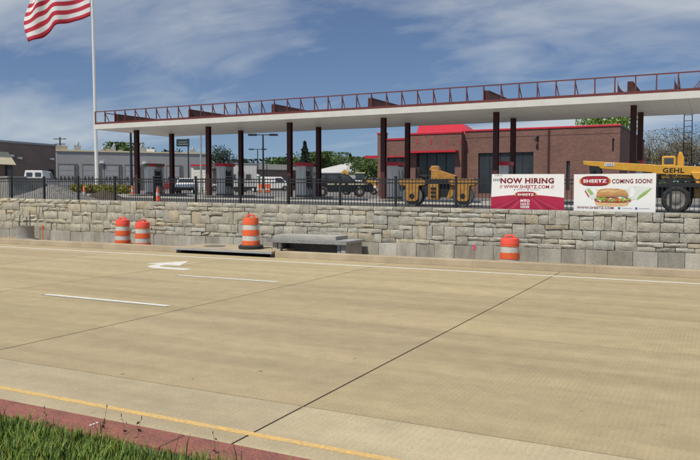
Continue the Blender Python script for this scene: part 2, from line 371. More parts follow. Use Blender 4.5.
# road bed and concrete slabs
road = struct(MB().box(-500, 300, 4.47, 17.78, -.3, -.014).build('road', 'road_base'))
JX = [-3.33 + 4.55*k for k in range(-12, 5)]
lanes = [(4.47, 5.60, 'gutter'), (5.60, 9.46, 'road'), (9.46, 13.04, 'road'), (13.04, 17.78, 'road')]
for y0, y1, mn in lanes:
    for xa, xb in zip(JX, JX[1:]):
        e = .011; t = .94 + .12*random.random()
        MB().box(xa+e, xb-e, y0+e*.7, y1-e*.7, -.10, 0).build('concrete_slab', mn, road, tint=(t, t*(.985+.03*random.random()), t*(.97+.05*random.random())))
for x0, x1 in ((-500, JX[0]-.008), (JX[-1]+.008, 300)):
    MB().box(x0, x1, 4.47, 17.77, -.10, 0).build('concrete_slab', 'road', road, tint=(1, 1, 1))
def strip(name, mname, x0, x1, y0, y1, z=.004): return MB().box(x0, x1, y0, y1, z-.003, z).build(name, mname, road)
strip('yellow_edge_line', 'paint_yellow', -200, 120, 4.72, 4.795)
strip('white_edge_line', 'paint_white', -200, 120, 16.78, 16.89)
d0 = PZ(42, 295, 0).x; d1 = PZ(163, 306, 0).x
for k in range(-4, 4):
    strip('lane_dash', 'paint_white', d0+12.2*k, d0+12.2*k+3.0, 9.42, 9.54)
    strip('dash_edge', 'concrete_dark', d0+12.2*k, d0+12.2*k+3.05, 9.385, 9.42)
e0 = PZ(173, 276, 0).x
for k in range(-4, 4):
    strip('lane_dash', 'paint_white', e0+12.2*k, e0+12.2*k+2.75, 12.98, 13.09)
    strip('dash_edge', 'concrete_dark', e0+12.2*k, e0+12.2*k+2.8, 12.945, 12.98)
# turn arrow for traffic running left, bending towards the station
ar = [(x-.45, y) for x, y in [(-11.25, 13.95), (-12.2, 13.95), (-12.62, 14.12), (-12.78, 14.42), (-12.78, 14.72), (-13.2, 14.72), (-12.62, 15.75), (-12.05, 14.72), (-12.5, 14.72), (-12.5, 14.5), (-12.4, 14.32), (-12.15, 14.24), (-11.25, 14.24)]]
MB().prismz(ar, .001, .004).build('turn_arrow', 'paint_white', road)
# red coloured concrete edging, in sections
edge = struct(MB().box(-300, 200, 4.14, 4.465, -.3, -.01).build('edging', 'road_base'))
for k in range(-14, 8):
    MB().box(-3.75+3.05*k+.003, -.7+3.05*k-.003, 4.145, 4.46, -.1, .022).build('edging_section', 'red_strip', edge, bevel=.012)
# far kerb in sections with an opening at the inlet
kerb = struct(MB().box(-300, -15.25, 17.86, 18.02, -.4, .10).box(-11.55, 200, 17.86, 18.02, -.4, .10).build('kerb', 'kerb'))
INX0, INX1 = -15.25, -11.55
kx = [INX1+3.0*k for k in range(0, 9)]; kl = [INX0-3.0*k for k in range(0, 13)]
def kerb_sec(a, b):
    poly = [(17.785, -.2), (17.79, .02), (17.81, .165), (17.84, .185), (18.06, .185), (18.06, -.2)]
    vs = [(x, y, z) for x in (a+.002, b-.002) for y, z in poly]; n = 6
    MB().add(vs, [tuple(range(n)), tuple(range(2*n-1, n-1, -1))]+[(i, n+i, n+(i+1)%n, (i+1)%n) for i in range(n)]).build('kerb_section', 'kerb', kerb)
for a, b in zip(kx, kx[1:]): kerb_sec(a, b)
for a, b in zip(kl, kl[1:]): kerb_sec(b, a)
# bare dirt between kerb and wall
mb = MB(); nx, ny = 260, 7
for j in range(ny):
    for i in range(nx):
        X = -48+62*i/(nx-1); Y = 18.03+(19.95-18.03)*j/(ny-1)
        z = -.22 + .05*math.sin(X*1.7+j)+.04*math.sin(X*4.3+2*j) + random.uniform(-.02, .02) + (.32*max(0, min(1, (-17.5-X)/4)) if True else 0)*(.75+.25*math.sin(X*.9))
        if j == 0: z = min(z, .10)
        mb.v.append((X, Y, z))
for j in range(ny-1):
    for i in range(nx-1): mb.f.append((j*nx+i, j*nx+i+1, (j+1)*nx+i+1, (j+1)*nx+i)); mb.mi.append(0)
struct(mb.build('dirt_strip', 'dirt', smooth=180))

struct(MB().add([(x, y, g(x)+.004) for y in (20.7, 34.5) for x in (-62, 22)], [(0, 1, 3, 2)]).build('asphalt_shade', 'pad_shade'))  # dark sheet over the pad, the shaded band put into its colour
struct(MB().add([(x, y, g(x)+.004) for y in (34.51, 47) for x in (-44, 6)], [(0, 1, 3, 2)]).build('bounce_forecourt', 'bounce_concrete'))  # pale sheet added to bounce light onto the canopy underside

# ============================================================ RETAINING WALL
wall = thing('retaining_wall', 'long grey stone-faced retaining wall with plain concrete base blocks', 'wall', (0, WALL_Y, 0))
WX0, WX1 = -46.0, 9.0
mb = MB()
mb.add([(WX0, .09, -.4), (WX1, .09, -.4), (WX1, .40, -.4), (WX0, .40, -.4), (WX0, .09, wt(WX0)-.03), (WX1, .09, wt(WX1)-.03), (WX1, .40, wt(WX1)-.03), (WX0, .40, wt(WX0)-.03)],
       [(3,2,1,0),(4,5,6,7),(0,1,5,4),(1,2,6,5),(2,3,7,6),(3,0,4,7)])
mb.build('wall_core', 'joint', wall)
NV = 8; CU = .09; NU = int((WX1-WX0)/CU)
occ = np.zeros((NU, NV), bool); stones = []
for i in range(NU):
    for j in range(NV):
        if occ[i, j]: continue
        run = 1
        while j+run < NV and not occ[i, j+run]: run += 1
        h = 1 if run == 1 else random.choice((1, 2, 2, 2, 2)) if run == 2 else random.choice((1, 1, 2, 2, 2, 3, 3)) if run != 3 else random.choice((1, 2, 3, 3))
        ww = random.choice((4, 5, 6, 7)) if h == 1 else random.choice((3, 4, 5, 6, 6)) if h == 2 else random.choice((2, 3, 4, 5))
        hh = 1
        while hh < h and j+hh < NV and not occ[i, j+hh]: hh += 1
        k = 1
        while k < ww and i+k < NU and not occ[i+k, j:j+hh].any(): k += 1
        occ[i:i+k, j:j+hh] = True; stones.append((i, j, k, hh))
ZB = .40
jv = [q/NV for q in range(NV+1)]
def stone_mesh(mb, i, j, k, hh):
    xa, xb = WX0+i*CU, WX0+(i+k)*CU
    gap = .007
    dep = random.uniform(.0, .04)
    nxs = max(2, min(4, k//2+1)); nzs = max(2, min(3, hh+1))
    b = len(mb.v); grid = {}
    lean = random.uniform(-.05, .05)
    jig = lambda s: random.uniform(-s, s)
    jx = [jig(.012) for _ in range(4)]
    for a in range(nxs+1):
        for c in range(nzs+1):
            fa, fc = a/nxs, c/nzs
            x = xa+gap+(xb-xa-2*gap)*fa
            v0, v1 = jv[j], jv[j+hh]; T = wt(x)
            zlo, zhi = ZB+(T-ZB)*v0+gap, ZB+(T-ZB)*v1-gap
            z = zlo+(zhi-zlo)*fc
            edge_ = a in (0, nxs) or c in (0, nzs)
            y = (.026 if edge_ else .0) - dep + jig(.014) + lean*(fc-.5)*.35
            if edge_:
                if a in (0, nxs): x += jig(.007)
                if c in (0, nzs) and not (j+hh == NV and c == nzs): z += jig(.009)
            grid[a, c] = len(mb.v); mb.v.append((x, y, z))
    for a in range(nxs):
        for c in range(nzs): mb.f.append((grid[a, c], grid[a+1, c], grid[a+1, c+1], grid[a, c+1])); mb.mi.append(0)
    ring = [(a, 0) for a in range(nxs)]+[(nxs, c) for c in range(nzs)]+[(a, nzs) for a in range(nxs, 0, -1)]+[(0, c) for c in range(nzs, 0, -1)]
    back = []
    for q in ring:
        x, y, z = mb.v[grid[q]]; back.append(len(mb.v)); mb.v.append((x, .11 if j+hh < NV or q[1] < nzs else .38, z-(.0 if j+hh < NV else .004)))
    for q in range(len(ring)):
        r2 = (q+1) % len(ring); mb.f.append((grid[ring[q]], back[q], back[r2], grid[ring[r2]])); mb.mi.append(0)
    return len(mb.v)-b
def stone_tint(X):
    r = random.random(); v = random.uniform(.86, 1.12)
    warm = .55*max(0, min(1, (-8-X)/16))
    if r < .07: c = (1.06, .97, .80)
    elif r < .20: c = (1.04, 1.0, .90)
    elif r < .32: c = (.95, .97, .97)
    else: c = (1, .99, .93)
    c = (c[0]*(1+.16*warm), c[1]*(1+.10*warm), c[2]*(1-.06*warm))
    return (c[0]*v, c[1]*v, c[2]*v)
def in_view(X): return -27.5 < X < .8
vis = sorted([s for s in stones if in_view(WX0+(s[0]+s[2]/2)*CU)], key=lambda s: -s[2]*s[3]/((WX0+s[0]*CU)**2+400))
chosen = set(vis[:300])
rest = MB(); rt = []
for s in stones:
    X = WX0+(s[0]+s[2]/2)*CU
    if s in chosen:
        m1 = MB(); stone_mesh(m1, *s); m1.build('stone', 'stone', wall, tint=stone_tint(X), smooth=38)
    else:
        q = stone_mesh(rest, *s); rt += [(*stone_tint(X), 1)]*q
o = rest.build('small_stones', 'stone', wall, tint=np.array(rt)); o['kind'] = 'stuff'
X = WX0
while X < WX1:
    wd = random.choice((.56, .6, .62)); t = random.uniform(.84, 1.12) if random.random() < .6 else random.uniform(1.0, 1.22)
    off = random.uniform(-.012, .012)
    MB().box(X+.004, X+wd-.004, -.015+off, .12, -.35, ZB+random.uniform(-.012, .004)).build('base_block', 'block', wall, tint=(t, t*(.98+.03*random.random()), t*(.93+.08*random.random())), bevel=.01)
    X += wd
# capping top of the backfill
struct(MB().add([(WX0, 20.19, wt(WX0)-.05), (WX1, 20.19, wt(WX1)-.05), (WX1, 20.36, wt(WX1)-.06), (WX0, 20.36, wt(WX0)-.06), (WX1, 20.62, g(WX1)-.02), (WX0, 20.62, g(WX0)-.02)],
     [(0,1,2,3), (3,2,4,5)]).build('gravel_backfill', 'gravel'))

# ============================================================ FENCE
fence = thing('picket_fence', 'black metal picket fence along the top of the stone wall', 'fence', (0, 20.55, 0))
zf = lambda X: 2.29+.0078*(-X)
for zo, nm in ((-.06, 'rail'), (-.16, 'rail'), (-.90, 'rail')):
    MB().bar((WX0, 0, zf(WX0)+zo), (WX1, 0, zf(WX1)+zo), .032, .036).build(nm, 'black_steel', fence)
px0 = PY(340, 190, 20.55).x
k = -20
while True:
    X = px0+1.95*k; k += 1
    if X < WX0: continue
    if X > WX1: break
    MB().box(X-.032, X+.032, -.032, .032, g(X)-.05, zf(X)+.02).box(X-.042, X+.042, -.042, .042, zf(X)+.02, zf(X)+.05).build('post', 'black_steel', fence)
mb = MB(); X = WX0+.05
while X < WX1:
    mb.box(X-.008, X+.008, -.008, .008, zf(X)-.98, zf(X)-.005); X += .11
tag(mb.build('pickets', 'black_steel', fence), kind='stuff')

# ============================================================ CANOPY
CYF, CYB, CXL, CXR = 36.0, 43.6, -37.95, -.72
colX = [PY(px, 190, 38.0).x for px in (137.5, 209, 290, 383.5, 495.5, 632)]
ZU = 6.12                                   # underside of the deck
can = thing('fuel_canopy', 'long flat white fuel canopy on dark red columns with bare steel parapet frame', 'canopy', ((CXL+CXR)/2, 39.8, g((CXL+CXR)/2)))
def cl(x, y, z): return (x-can.location.x, y-can.location.y, z-can.location.z)
def cbox(mb, x0, x1, y0, y1, z0, z1):
    a = cl(x0, y0, z0); b = cl(x1, y1, z1); return mb.box(a[0], b[0], a[1], b[1], a[2], b[2])
cbox(MB(), CXL+.05, CXR-.05, CYF+.05, CYB-.05, ZU+.03, ZU+.24).build('deck', 'canopy_white', can)
x = CXL+.06; k = 0                       # deck pans seen from below, joined into bays
while x < CXR-.1:
    x2 = min(x+.61, CXR-.06); cbox(MB(), x+.004, x2-.004, CYF+.06, CYB-.06, ZU, ZU+.028).build('deck_pan', 'canopy_white', can); x = x2
for a in ((CXL, CXR, CYF, CYF+.045), (CXL, CXR, CYB-.045, CYB), (CXL, CXL+.045, CYF+.046, CYB-.046), (CXR-.045, CXR, CYF+.046, CYB-.046)):
    cbox(MB(), *a, ZU-.02, ZU+.30).build('fascia', 'fascia', can)
ZT = ZU+.30
for Xc in colX:
    for Yc in (38.0, 41.6):
        m1 = MB(); z0 = g(Xc)
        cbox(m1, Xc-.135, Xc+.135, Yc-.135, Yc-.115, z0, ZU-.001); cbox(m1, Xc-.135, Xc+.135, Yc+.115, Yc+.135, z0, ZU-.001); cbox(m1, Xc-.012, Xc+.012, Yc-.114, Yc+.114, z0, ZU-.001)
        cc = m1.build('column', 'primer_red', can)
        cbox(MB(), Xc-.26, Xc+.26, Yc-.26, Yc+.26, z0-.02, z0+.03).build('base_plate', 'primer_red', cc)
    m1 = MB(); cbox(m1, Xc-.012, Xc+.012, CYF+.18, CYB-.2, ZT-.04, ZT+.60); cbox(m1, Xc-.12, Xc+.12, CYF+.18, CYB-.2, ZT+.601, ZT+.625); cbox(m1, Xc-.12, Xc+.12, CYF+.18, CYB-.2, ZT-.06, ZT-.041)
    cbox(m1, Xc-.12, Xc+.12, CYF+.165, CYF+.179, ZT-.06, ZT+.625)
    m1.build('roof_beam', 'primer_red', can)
# parapet frame
HP = .86
def frame_side(p, q, inward):
    p, q, inw = Vector(p), Vector(q), Vector(inward); L = (q-p).length; nn_ = round(L/.91); d = (q-p)/nn_
    for zz_, nm, ww in ((HP, 'parapet_rail', .06), (.07, 'parapet_rail', .10)):
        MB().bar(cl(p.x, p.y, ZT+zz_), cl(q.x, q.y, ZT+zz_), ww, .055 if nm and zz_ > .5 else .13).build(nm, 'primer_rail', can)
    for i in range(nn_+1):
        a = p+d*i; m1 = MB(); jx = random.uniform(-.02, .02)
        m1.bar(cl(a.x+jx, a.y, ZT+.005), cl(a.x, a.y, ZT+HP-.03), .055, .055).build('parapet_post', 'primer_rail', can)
        if i % 1 == 0 and 0 < i < nn_:
            b = a+inw*random.uniform(.5, .62)
            m2 = MB(); m2.bar(cl(a.x, a.y, ZT+HP-.10), cl(b.x+random.uniform(-.1, .1)*abs(inw.y), b.y, ZT+.01), .036, .036)
            m2.build('parapet_brace', 'primer_rail', can)
frame_side((CXL+.1, CYF+.09, 0), (CXR-.08, CYF+.09, 0), (0, 1, 0))
frame_side((CXL+.1, CYB-.12, 0), (CXR-.08, CYB-.12, 0), (0, -1, 0))
frame_side((CXL+.1, CYF+1.0, 0), (CXL+.1, CYB-1.0, 0), (1, 0, 0))
frame_side((CXR-.08, CYF+1.0, 0), (CXR-.08, CYB-1.0, 0), (-1, 0, 0))
# gusset plates near the right end
for px in (colX[5], CXR-.6):
    m1 = MB(); pl = [(px+.55*math.cos(t)-.0, ZT+.72-.66*math.sin(t)) for t in [R(a) for a in (180, 160, 140, 120, 100)]]
    m1.prism([cl(px-.55, 0, ZT+.05)[0::2], cl(px, 0, ZT+.05)[0::2]]+[cl(a, 0, b)[0::2] for a, b in reversed(pl)], cl(0, CYF+.16, 0)[1], cl(0, CYF+.175, 0)[1]).build('gusset', 'primer_red', can)
# islands
isl = []
for i, Xc in enumerate(colX):
    z0 = g(Xc)
    poly = []
    for t in range(0, 181, 20): poly.append((Xc+.55*math.cos(R(t)), 42.4+.55*math.sin(R(t))))
    for t in range(180, 361, 20): poly.append((Xc+.55*math.cos(R(t)), 37.2+.55*math.sin(R(t))))
    struct(MB().prismz(poly, z0-.1, z0+.15).build('pump_island', 'concrete', bevel=.02))
# dispensers
def dispenser(label, loc):
    t = thing('fuel_dispenser', label, 'fuel pump', loc, 0, 'fuel dispensers under the canopy')
    MB().box(-.30, .30, -.62, .62, 0, .10).build('base', 'concrete_dark', t)
    MB().box(-.24, .24, -.42, .42, .10, 1.78).build('cabinet', 'grey_cab', t, bevel=.02)
    for s in (-1, 1):
        pr = [(.36*math.cos(R(a)), s*(.42+.26*math.sin(R(a)))) for a in range(0, 181, 20)]
        if s < 0: pr = pr[::-1]
        MB().prismz(pr, .10, 1.95).build('side_column', 'pump_column', t, smooth=40)
    for s in (-1, 1):
        c = MB().box(s*.245-.012*(s < 0), s*.245+.012*(s > 0), -.30, .30, 1.30, 1.62).build('screen', 'glass_dark', t)
        MB().box(min(s*.25, s*.29), max(s*.25, s*.29), -.34, .34, .62, 1.22).build('nozzle_panel', 'dark', t)
        for yy in (-.2, .2):
            m1 = MB(); m1.bar((s*.31, yy, .75), (s*.33, yy, 1.08), .05, .07); m1.bar((s*.33, yy, 1.06), (s*.44, yy, .98), .035, .035)
            m1.build('nozzle', 'black_steel', t)
            pts = [(s*.30, yy*1.2, 1.75)] + [(s*(.34+.1*math.sin(math.pi*q/8)), yy*(1.2-.03*q), 1.7-1.25*math.sin(math.pi*q/10)) for q in range(1, 9)]
            MB().tube(pts, .018).build('hose', 'rubber', t)
    cap = []
    for a in range(0, 360, 15): cap.append((.44*math.copysign(abs(math.cos(R(a)))**.6, math.cos(R(a))), .80*math.copysign(abs(math.sin(R(a)))**.6, math.sin(R(a)))))
    v = MB().prismz(cap, 1.95, 2.16).build('valance', 'red_metal', t, bevel=.015)
    return t
dl = ['grey fuel dispenser with green patch on red top, leftmost under the canopy', 'grey fuel dispenser with red top, just right of the white kiosk', 'grey fuel dispenser with red top, left of the dark SUV', 'pale wrapped fuel dispenser left of the yellow roller', 'grey fuel dispenser above the hiring banner', 'fuel dispenser with green patch behind the yellow boom']
for i, Xc in enumerate(colX):
    t = dispenser(dl[i], (Xc, 39.75, g(Xc)+.15))
    if i in (0, 5):
        for s in (-1, 1): MB().box(min(s*.436, s*.448), max(s*.436, s*.448), -.28, .28, 1.97, 2.14).build('green_patch', 'green', [c for c in t.children if c.name.startswith('valance')][0])
        MB().box(-.2, .2, -.81, -.797, 1.97, 2.14).build('green_patch', 'green', [c for c in t.children if c.name.startswith('valance')][0])
    if i == 3:
        for c in t.children:
            if c.name.startswith('cabinet'): MB().box(.30, .315, -.55, .55, .12, 1.9).build('plastic_wrap', 'paper_pale', c)
dk = MB()
# ladder leaning on the back of the canopy
Lx = PY(686.5, 190, 44.0).x
ld = thing('ladder', 'tall dark metal ladder hanging from the right end of the canopy', 'ladder', (Lx, 44.1, g(Lx)))
for s in (-.2, .2): MB().bar((s, .55, 0), (s, -.42, ZU+.9-g(Lx)), .045, .07).build('side_rail', 'black_steel', ld)
for k in range(1, 19):
    f = k/19; z = f*(ZU+.9-g(Lx)); MB().bar((-.2, .55-.97*f, z), (.2, .55-.97*f, z), .03, .03).build('rung', 'black_steel', ld)

# ============================================================ STORE
SY = 58.5
sx = lambda px, y=SY: PY(px, 190, y).x
szz = lambda px, py, y=SY: PY(px, py, y).z
S0, S1 = sx(378), sx(619)
SB = 1.15
store = thing('brick_store', 'low brown brick convenience store with red roof trim behind the canopy', 'building', ((S0+S1)/2, SY, SB))
OX, OZ = store.location.x, SB
def cells(mb, x0, x1, z0, z1, y0, y1, holes):
    ux = sorted({x0, x1, *[h[0] for h in holes], *[h[1] for h in holes]}); uz = sorted({z0, z1, *[h[2] for h in holes], *[h[3] for h in holes]})
    ux = [u for u in ux if x0 <= u <= x1]; uz = [u for u in uz if z0 <= u <= z1]
    for a, b in zip(ux, ux[1:]):
        run = None
        for c, d in zip(uz, uz[1:]):
            m_ = ((a+b)/2, (c+d)/2); hole = any(h[0] < m_[0] < h[1] and h[2] < m_[1] < h[3] for h in holes)
            if hole:
                if run: mb.box(a-OX, b-OX, y0, y1, run[0]-OZ, run[1]-OZ); run = None
            else: run = (run[0], d) if run else (c, d)
        if run: mb.box(a-OX, b-OX, y0, y1, run[0]-OZ, run[1]-OZ)
TOPR = szz(560, 128.3); TOPL = szz(395, 140)
e0x, e1x = sx(412), sx(464.5)
hW = (sx(478), sx(533), SB+.55, szz(505, 152.5)); hN = (sx(566), sx(569.5), SB+.8, szz(567, 161)); hS = (sx(611.3), sx(613.2), szz(612, 151.5), szz(612, 138.5))
m1 = MB(); cells(m1, e1x, S1, SB-.2, TOPR, 0, .35, [hW, hN, hS]); m1.build('wall', 'brick', store)
hE = (sx(420), sx(458), SB-.2, szz(440, 153.5)); ETOP = szz(440, 134.8)
m1 = MB(); cells(m1, e0x, e1x, SB-.2, ETOP, -.9, -.5, [hE]); m1.build('entry_wall', 'brick', store)
for xx in (e0x, e1x-.25): MB().box(xx-OX, xx+.25-OX, -.499, -.002, -.2, ETOP-OZ-.002).build('entry_return', 'brick', store)
hL = (sx(387), sx(408), SB-.2, szz(398, 157.5))
m1 = MB(); cells(m1, sx(385.5), e0x, SB-.2, TOPL, 0, .35, [hL]); m1.build('wall', 'brick', store)
MB().box(S0-OX, sx(385.5)-OX, -.12, .40, -.2, szz(382, 134.2)-OZ).build('corner_pier', 'brick', store)
MB().box(S0-.05-OX, sx(385.5)+.05-OX, -.17, .45, szz(382, 134.2)-OZ, szz(382, 132.8)-OZ).build('pier_cap', 'red_metal', store)
# sides, back, flat roof
MB().box(S1-.35-OX, S1-.001-OX, .352, 20, -.2, TOPR-OZ-.003).build('side_wall', 'brick', store)
MB().box(S0-OX, S0+.35-OX, .402, 20, -.2, TOPL-OZ-.003).build('side_wall', 'brick', store)
MB().box(S0-OX, S1-OX, 20.01, 20.35, -.2, TOPL-OZ).build('back_wall', 'brick', store)
MB().box(S0+.36-OX, S1-.36-OX, .36, 20, TOPL-OZ-.8, TOPL-OZ-.65).build('roof', 'concrete_dark', store)
# red coping
MB().box(e1x-OX+.001, S1+.06-OX, -.07, .42, TOPR-OZ, TOPR-OZ+.16).build('coping', 'red_metal', store, bevel=.02)
MB().box(S1-.42-OX, S1+.06-OX, .425, 20.4, TOPR-OZ+.003, TOPR-OZ+.15).build('coping', 'concrete_dark', store)
MB().box(sx(385.5)+.06-OX, e0x-OX-.07, -.07, .42, TOPL-OZ, TOPL-OZ+.15).build('coping', 'red_metal', store)
MB().box(e0x-.06-OX, e1x+.06-OX, -.97, -.43, ETOP-OZ, ETOP-OZ+.17).build('entry_coping', 'red_metal', store, bevel=.02)
# hip roof of the entrance tower
pb = [PY(414, 131.5, 60.2), PY(476, 131, 60.2)]; pt = [PY(420, 126, 62.2), PY(463, 124.6, 62.2)]
bx0, bx1 = pb[0].x-OX, pb[1].x-OX; tx0, tx1 = pt[0].x-OX, pt[1].x-OX; bz = ETOP-OZ-.3; tz = pt[0].z-OZ
MB().add([(bx0, 1.7, bz), (bx1, 1.7, bz), (bx1, 6.5, bz), (bx0, 6.5, bz), (tx0, 3.4, tz), (tx1, 3.4, tz), (tx1, 4.8, tz), (tx0, 4.8, tz)],
    [(3,2,1,0), (4,5,6,7), (0,1,5,4), (1,2,6,5), (2,3,7,6), (3,0,4,7)]).build('hip_roof', 'red_metal', store)
MB().box(bx0-.1, bx1+.1, 1.6, 6.6, TOPL-OZ-.6, bz).build('hip_base', 'red_metal', store)
# entrance awning and sign brackets
az = szz(436, 151.6, 57.4)-OZ
MB().box(e0x-.1-OX, e1x-.25-OX, -1.65, -.905, az-.09, az+.07).build('awning', 'red_metal', store)
for px in (417, 431, 446, 460):
    bx_ = sx(px, 57.6)-OX; z_ = szz(px, 141.5, 57.6)-OZ
    MB().box(bx_-.04, bx_+.04, -.93, -.903, z_-.2, z_+.2).build('sign_bracket', 'red_metal', store)
la = PY(366, 157, 60.0); lb = PY(378, 157, 60.0)
MB().box(la.x-OX, S0-OX-.002, 1.2, 3.4, la.z-OZ-.12, la.z-OZ+.1).build('side_awning', 'red_metal', store)
# windows: frame, mullions, panes
def window(x0, x1, z0, z1, y, nx, nz, mt='black_steel', pane='glass_store', name='window'):
    f = MB(); t = .06
    x0 -= OX; x1 -= OX; z0 -= OZ; z1 -= OZ
    f.box(x0+.005, x1-.005, y, y+.10, z1-t, z1-.004).box(x0+.005, x1-.005, y, y+.10, z0+.004, z0+t).box(x0+.005, x0+t, y+.002, y+.098, z0+t, z1-t).box(x1-t, x1-.005, y+.002, y+.098, z0+t, z1-t)
    fr = f.build(name, mt, store)
    for i in range(1, nx):
        xx = x0+(x1-x0)*i/nx; MB().box(xx-.03, xx+.03, y+.004, y+.096, z0+t, z1-t).build('mullion', mt, fr)
    for i in range(nx):
        a, b = x0+(x1-x0)*i/nx+.031, x0+(x1-x0)*(i+1)/nx-.031
        MB().box(a, b, y+.045, y+.055, z0+t, z1-t).build('pane', pane, fr)
    return fr
window(*hW, .14, 5, 1); window(*hN, .14, 1, 1); window(hL[0], hL[1], SB, hL[3], .14, 3, 1)
window(hE[0], hE[1], SB, hE[3], -.62, 4, 1, name='storefront')
MB().box(hL[0]-OX, hL[1]-OX, -.06, -.002, hL[3]-OZ+.02, hL[3]-OZ+.12).build('red_trim', 'red_metal', store)
MB().box(hS[0]-OX, hS[1]-OX, .10, .2, hS[2]-OZ, hS[3]-OZ).build('scupper', 'dark', store)
MB().box(sx(547.2)-OX, sx(549)-OX, -.10, -.003, 0, TOPR-OZ-.05).build('wall_strip', 'primer_red', store)  # narrow dark red upright strip on the wall
lx = sx(537)-OX; lz = szz(537, 139)-OZ
MB().box(lx-.08, lx+.08, -.1, -.003, lz-.1, lz+.25).bar((lx, -.1, lz+.2), (lx-.06, -.3, lz+.08), .06).cyl((lx-.06, -.3, lz+.08), (lx-.1, -.3, lz-.2), .07, .14, 10).build('wall_lamp', 'black_steel', store)
# soldier-course bands
MB().box(e1x-OX+.01, S1-OX-.01, -.025, -.002, TOPR-OZ-.52, TOPR-OZ-.42).build('brick_band', 'brick', store)
MB().box(e1x-OX+.01, S1-OX-.01, -.03, -.002, .0, .5).build('plinth', 'brick', store)

# ============================================================ BUILDINGS ON THE LEFT
def frame_at(name, label, A, B, grp=None):
    d = (B-A); rz = math.atan2(d.y, d.x); t = thing(name, label, 'building', (A.x, A.y, 1.8), rz, grp); return t, math.hypot(d.x, d.y)
A, B = W(-70, 70, 1.8), W(57, 85.5, 1.8)
brown, LB = frame_at('brown_building', 'brown brick commercial building at the far left edge', A, B)
HB = ZD(143.6, 80)-1.8
MB().box(0, LB, 0, 18, -.3, HB).build('wall', 'brown_wall', brown)
MB().box(-.1, LB+.1, -.1, 18.1, HB+.002, HB+.22).build('coping', 'door_grey', brown)
fx = lambda px: (px+70)/127*LB*(.97 if px < 40 else 1)
for px, py0, py1, ww in ((6, 168, 179, 6), (51, 170, 184, 4.5)):
    z0, z1 = ZD(py1, 83)-1.8, ZD(py0, 83)-1.8; x = fx(px); hw = ww/2*83/720
    f = MB().box(x-hw-.1, x+hw+.1, -.10, -.004, z0-.1, z1+.1).build('window', 'dark', brown)
    MB().box(x-hw, x+hw, -.13, -.102, z0, z1).build('pane', 'glass_dark', f)
x = fx(2); z = ZD(160, 80)-1.8
MB().add([(x-7, -.01, z+.8), (x+.5, -.01, z+.8), (x+.5, -1.1, z-.6), (x-7, -1.1, z-.6), (x-7, -.01, z-.6), (x+.5, -.01, z-.6)], [(0,1,2,3), (3,2,5,4), (0,3,4), (1,5,2), (0,4,5,1)]).build('awning', 'cream', brown)
for px, py in ((8, 157.5), (17, 159.3), (51, 158.6)):
    x = fx(px); z = ZD(py, 83)-1.8; MB().box(x-.25, x+.25, -.3, -.003, z-.1, z+.12).build('wall_light', 'white_paint', brown)
x = fx(4); MB().cyl((x, 4, HB), (x+.4, 4, HB+.7), .35, .2, 10).box(x+.1, x+.9, 3.7, 4.3, HB+.6, HB+1.1).build('roof_vent', 'galv', brown)
A, B = W(57.5, 100, 1.8), W(212, 109, 1.8)
greyb, LG = frame_at('grey_warehouse', 'long grey warehouse with a row of garage doors left of the canopy', A, B)
HG = ZD(151.3, 100)-1.8
gx = lambda px: (px-57.5)/154.5*LG*(.96+.04*(px-57.5)/154.5)
MB().box(0, LG, 0, 16, -.3, HG).build('wall', 'grey_wall', greyb)
MB().box(-.08, LG+.08, -.12, 16.1, HG+.002, HG+.2).build('coping', 'cream', greyb)
for i, (pa, pb_) in enumerate(((59.7, 77), (83, 99.5), (104, 120), (124.5, 141), (146, 161), (166, 181))):
    xa, xb = gx(pa), gx(pb_); z1 = ZD(165.5, 101)-1.8
    dr = MB().box(xa-.12, xb+.12, -.08, -.004, 0, z1+.2).build('garage_door', 'concrete_dark', greyb)
    for q in range(5):
        MB().box(xa, xb-.35, -.14, -.082, z1*q/5+.02, z1*(q+1)/5-.015).build('door_panel', 'door_grey', dr)
    for q in range(4):
        w4 = (xb-xa-.35)/4; MB().box(xa+w4*q+.12, xa+w4*(q+1)-.12, -.15, -.141, z1*.4+.1, z1*.6-.1).build('pane', 'glass_dark', dr)
for px in (101, 143): x = gx(px); MB().box(x-.25, x+.25, -.35, -.003, HG-1.6, HG-1.3).build('wall_light', 'white_paint', greyb)
for px, ww, hh, mt in ((63, 1.7, .9, 'tan_box'), (79, .9, 1.0, 'galv'), (104, .5, .5, 'galv'), (110, .7, .6, 'tan_box'), (115, .5, .9, 'galv'), (122, .6, .5, 'tan_box'), (143, 1.2, 1.0, 'galv'), (152, 1.2, .7, 'white_paint'), (196, 1.0, .7, 'galv')):
    x = gx(px); m1 = MB().box(x-ww/2, x+ww/2, 2, 3.4, HG-.01, HG+hh)
    if mt == 'galv': m1.cyl((x, 2.6, HG+hh), (x+.2, 2.6, HG+hh+.5), .2, .12, 8)
    m1.build('roof_unit', mt, greyb)
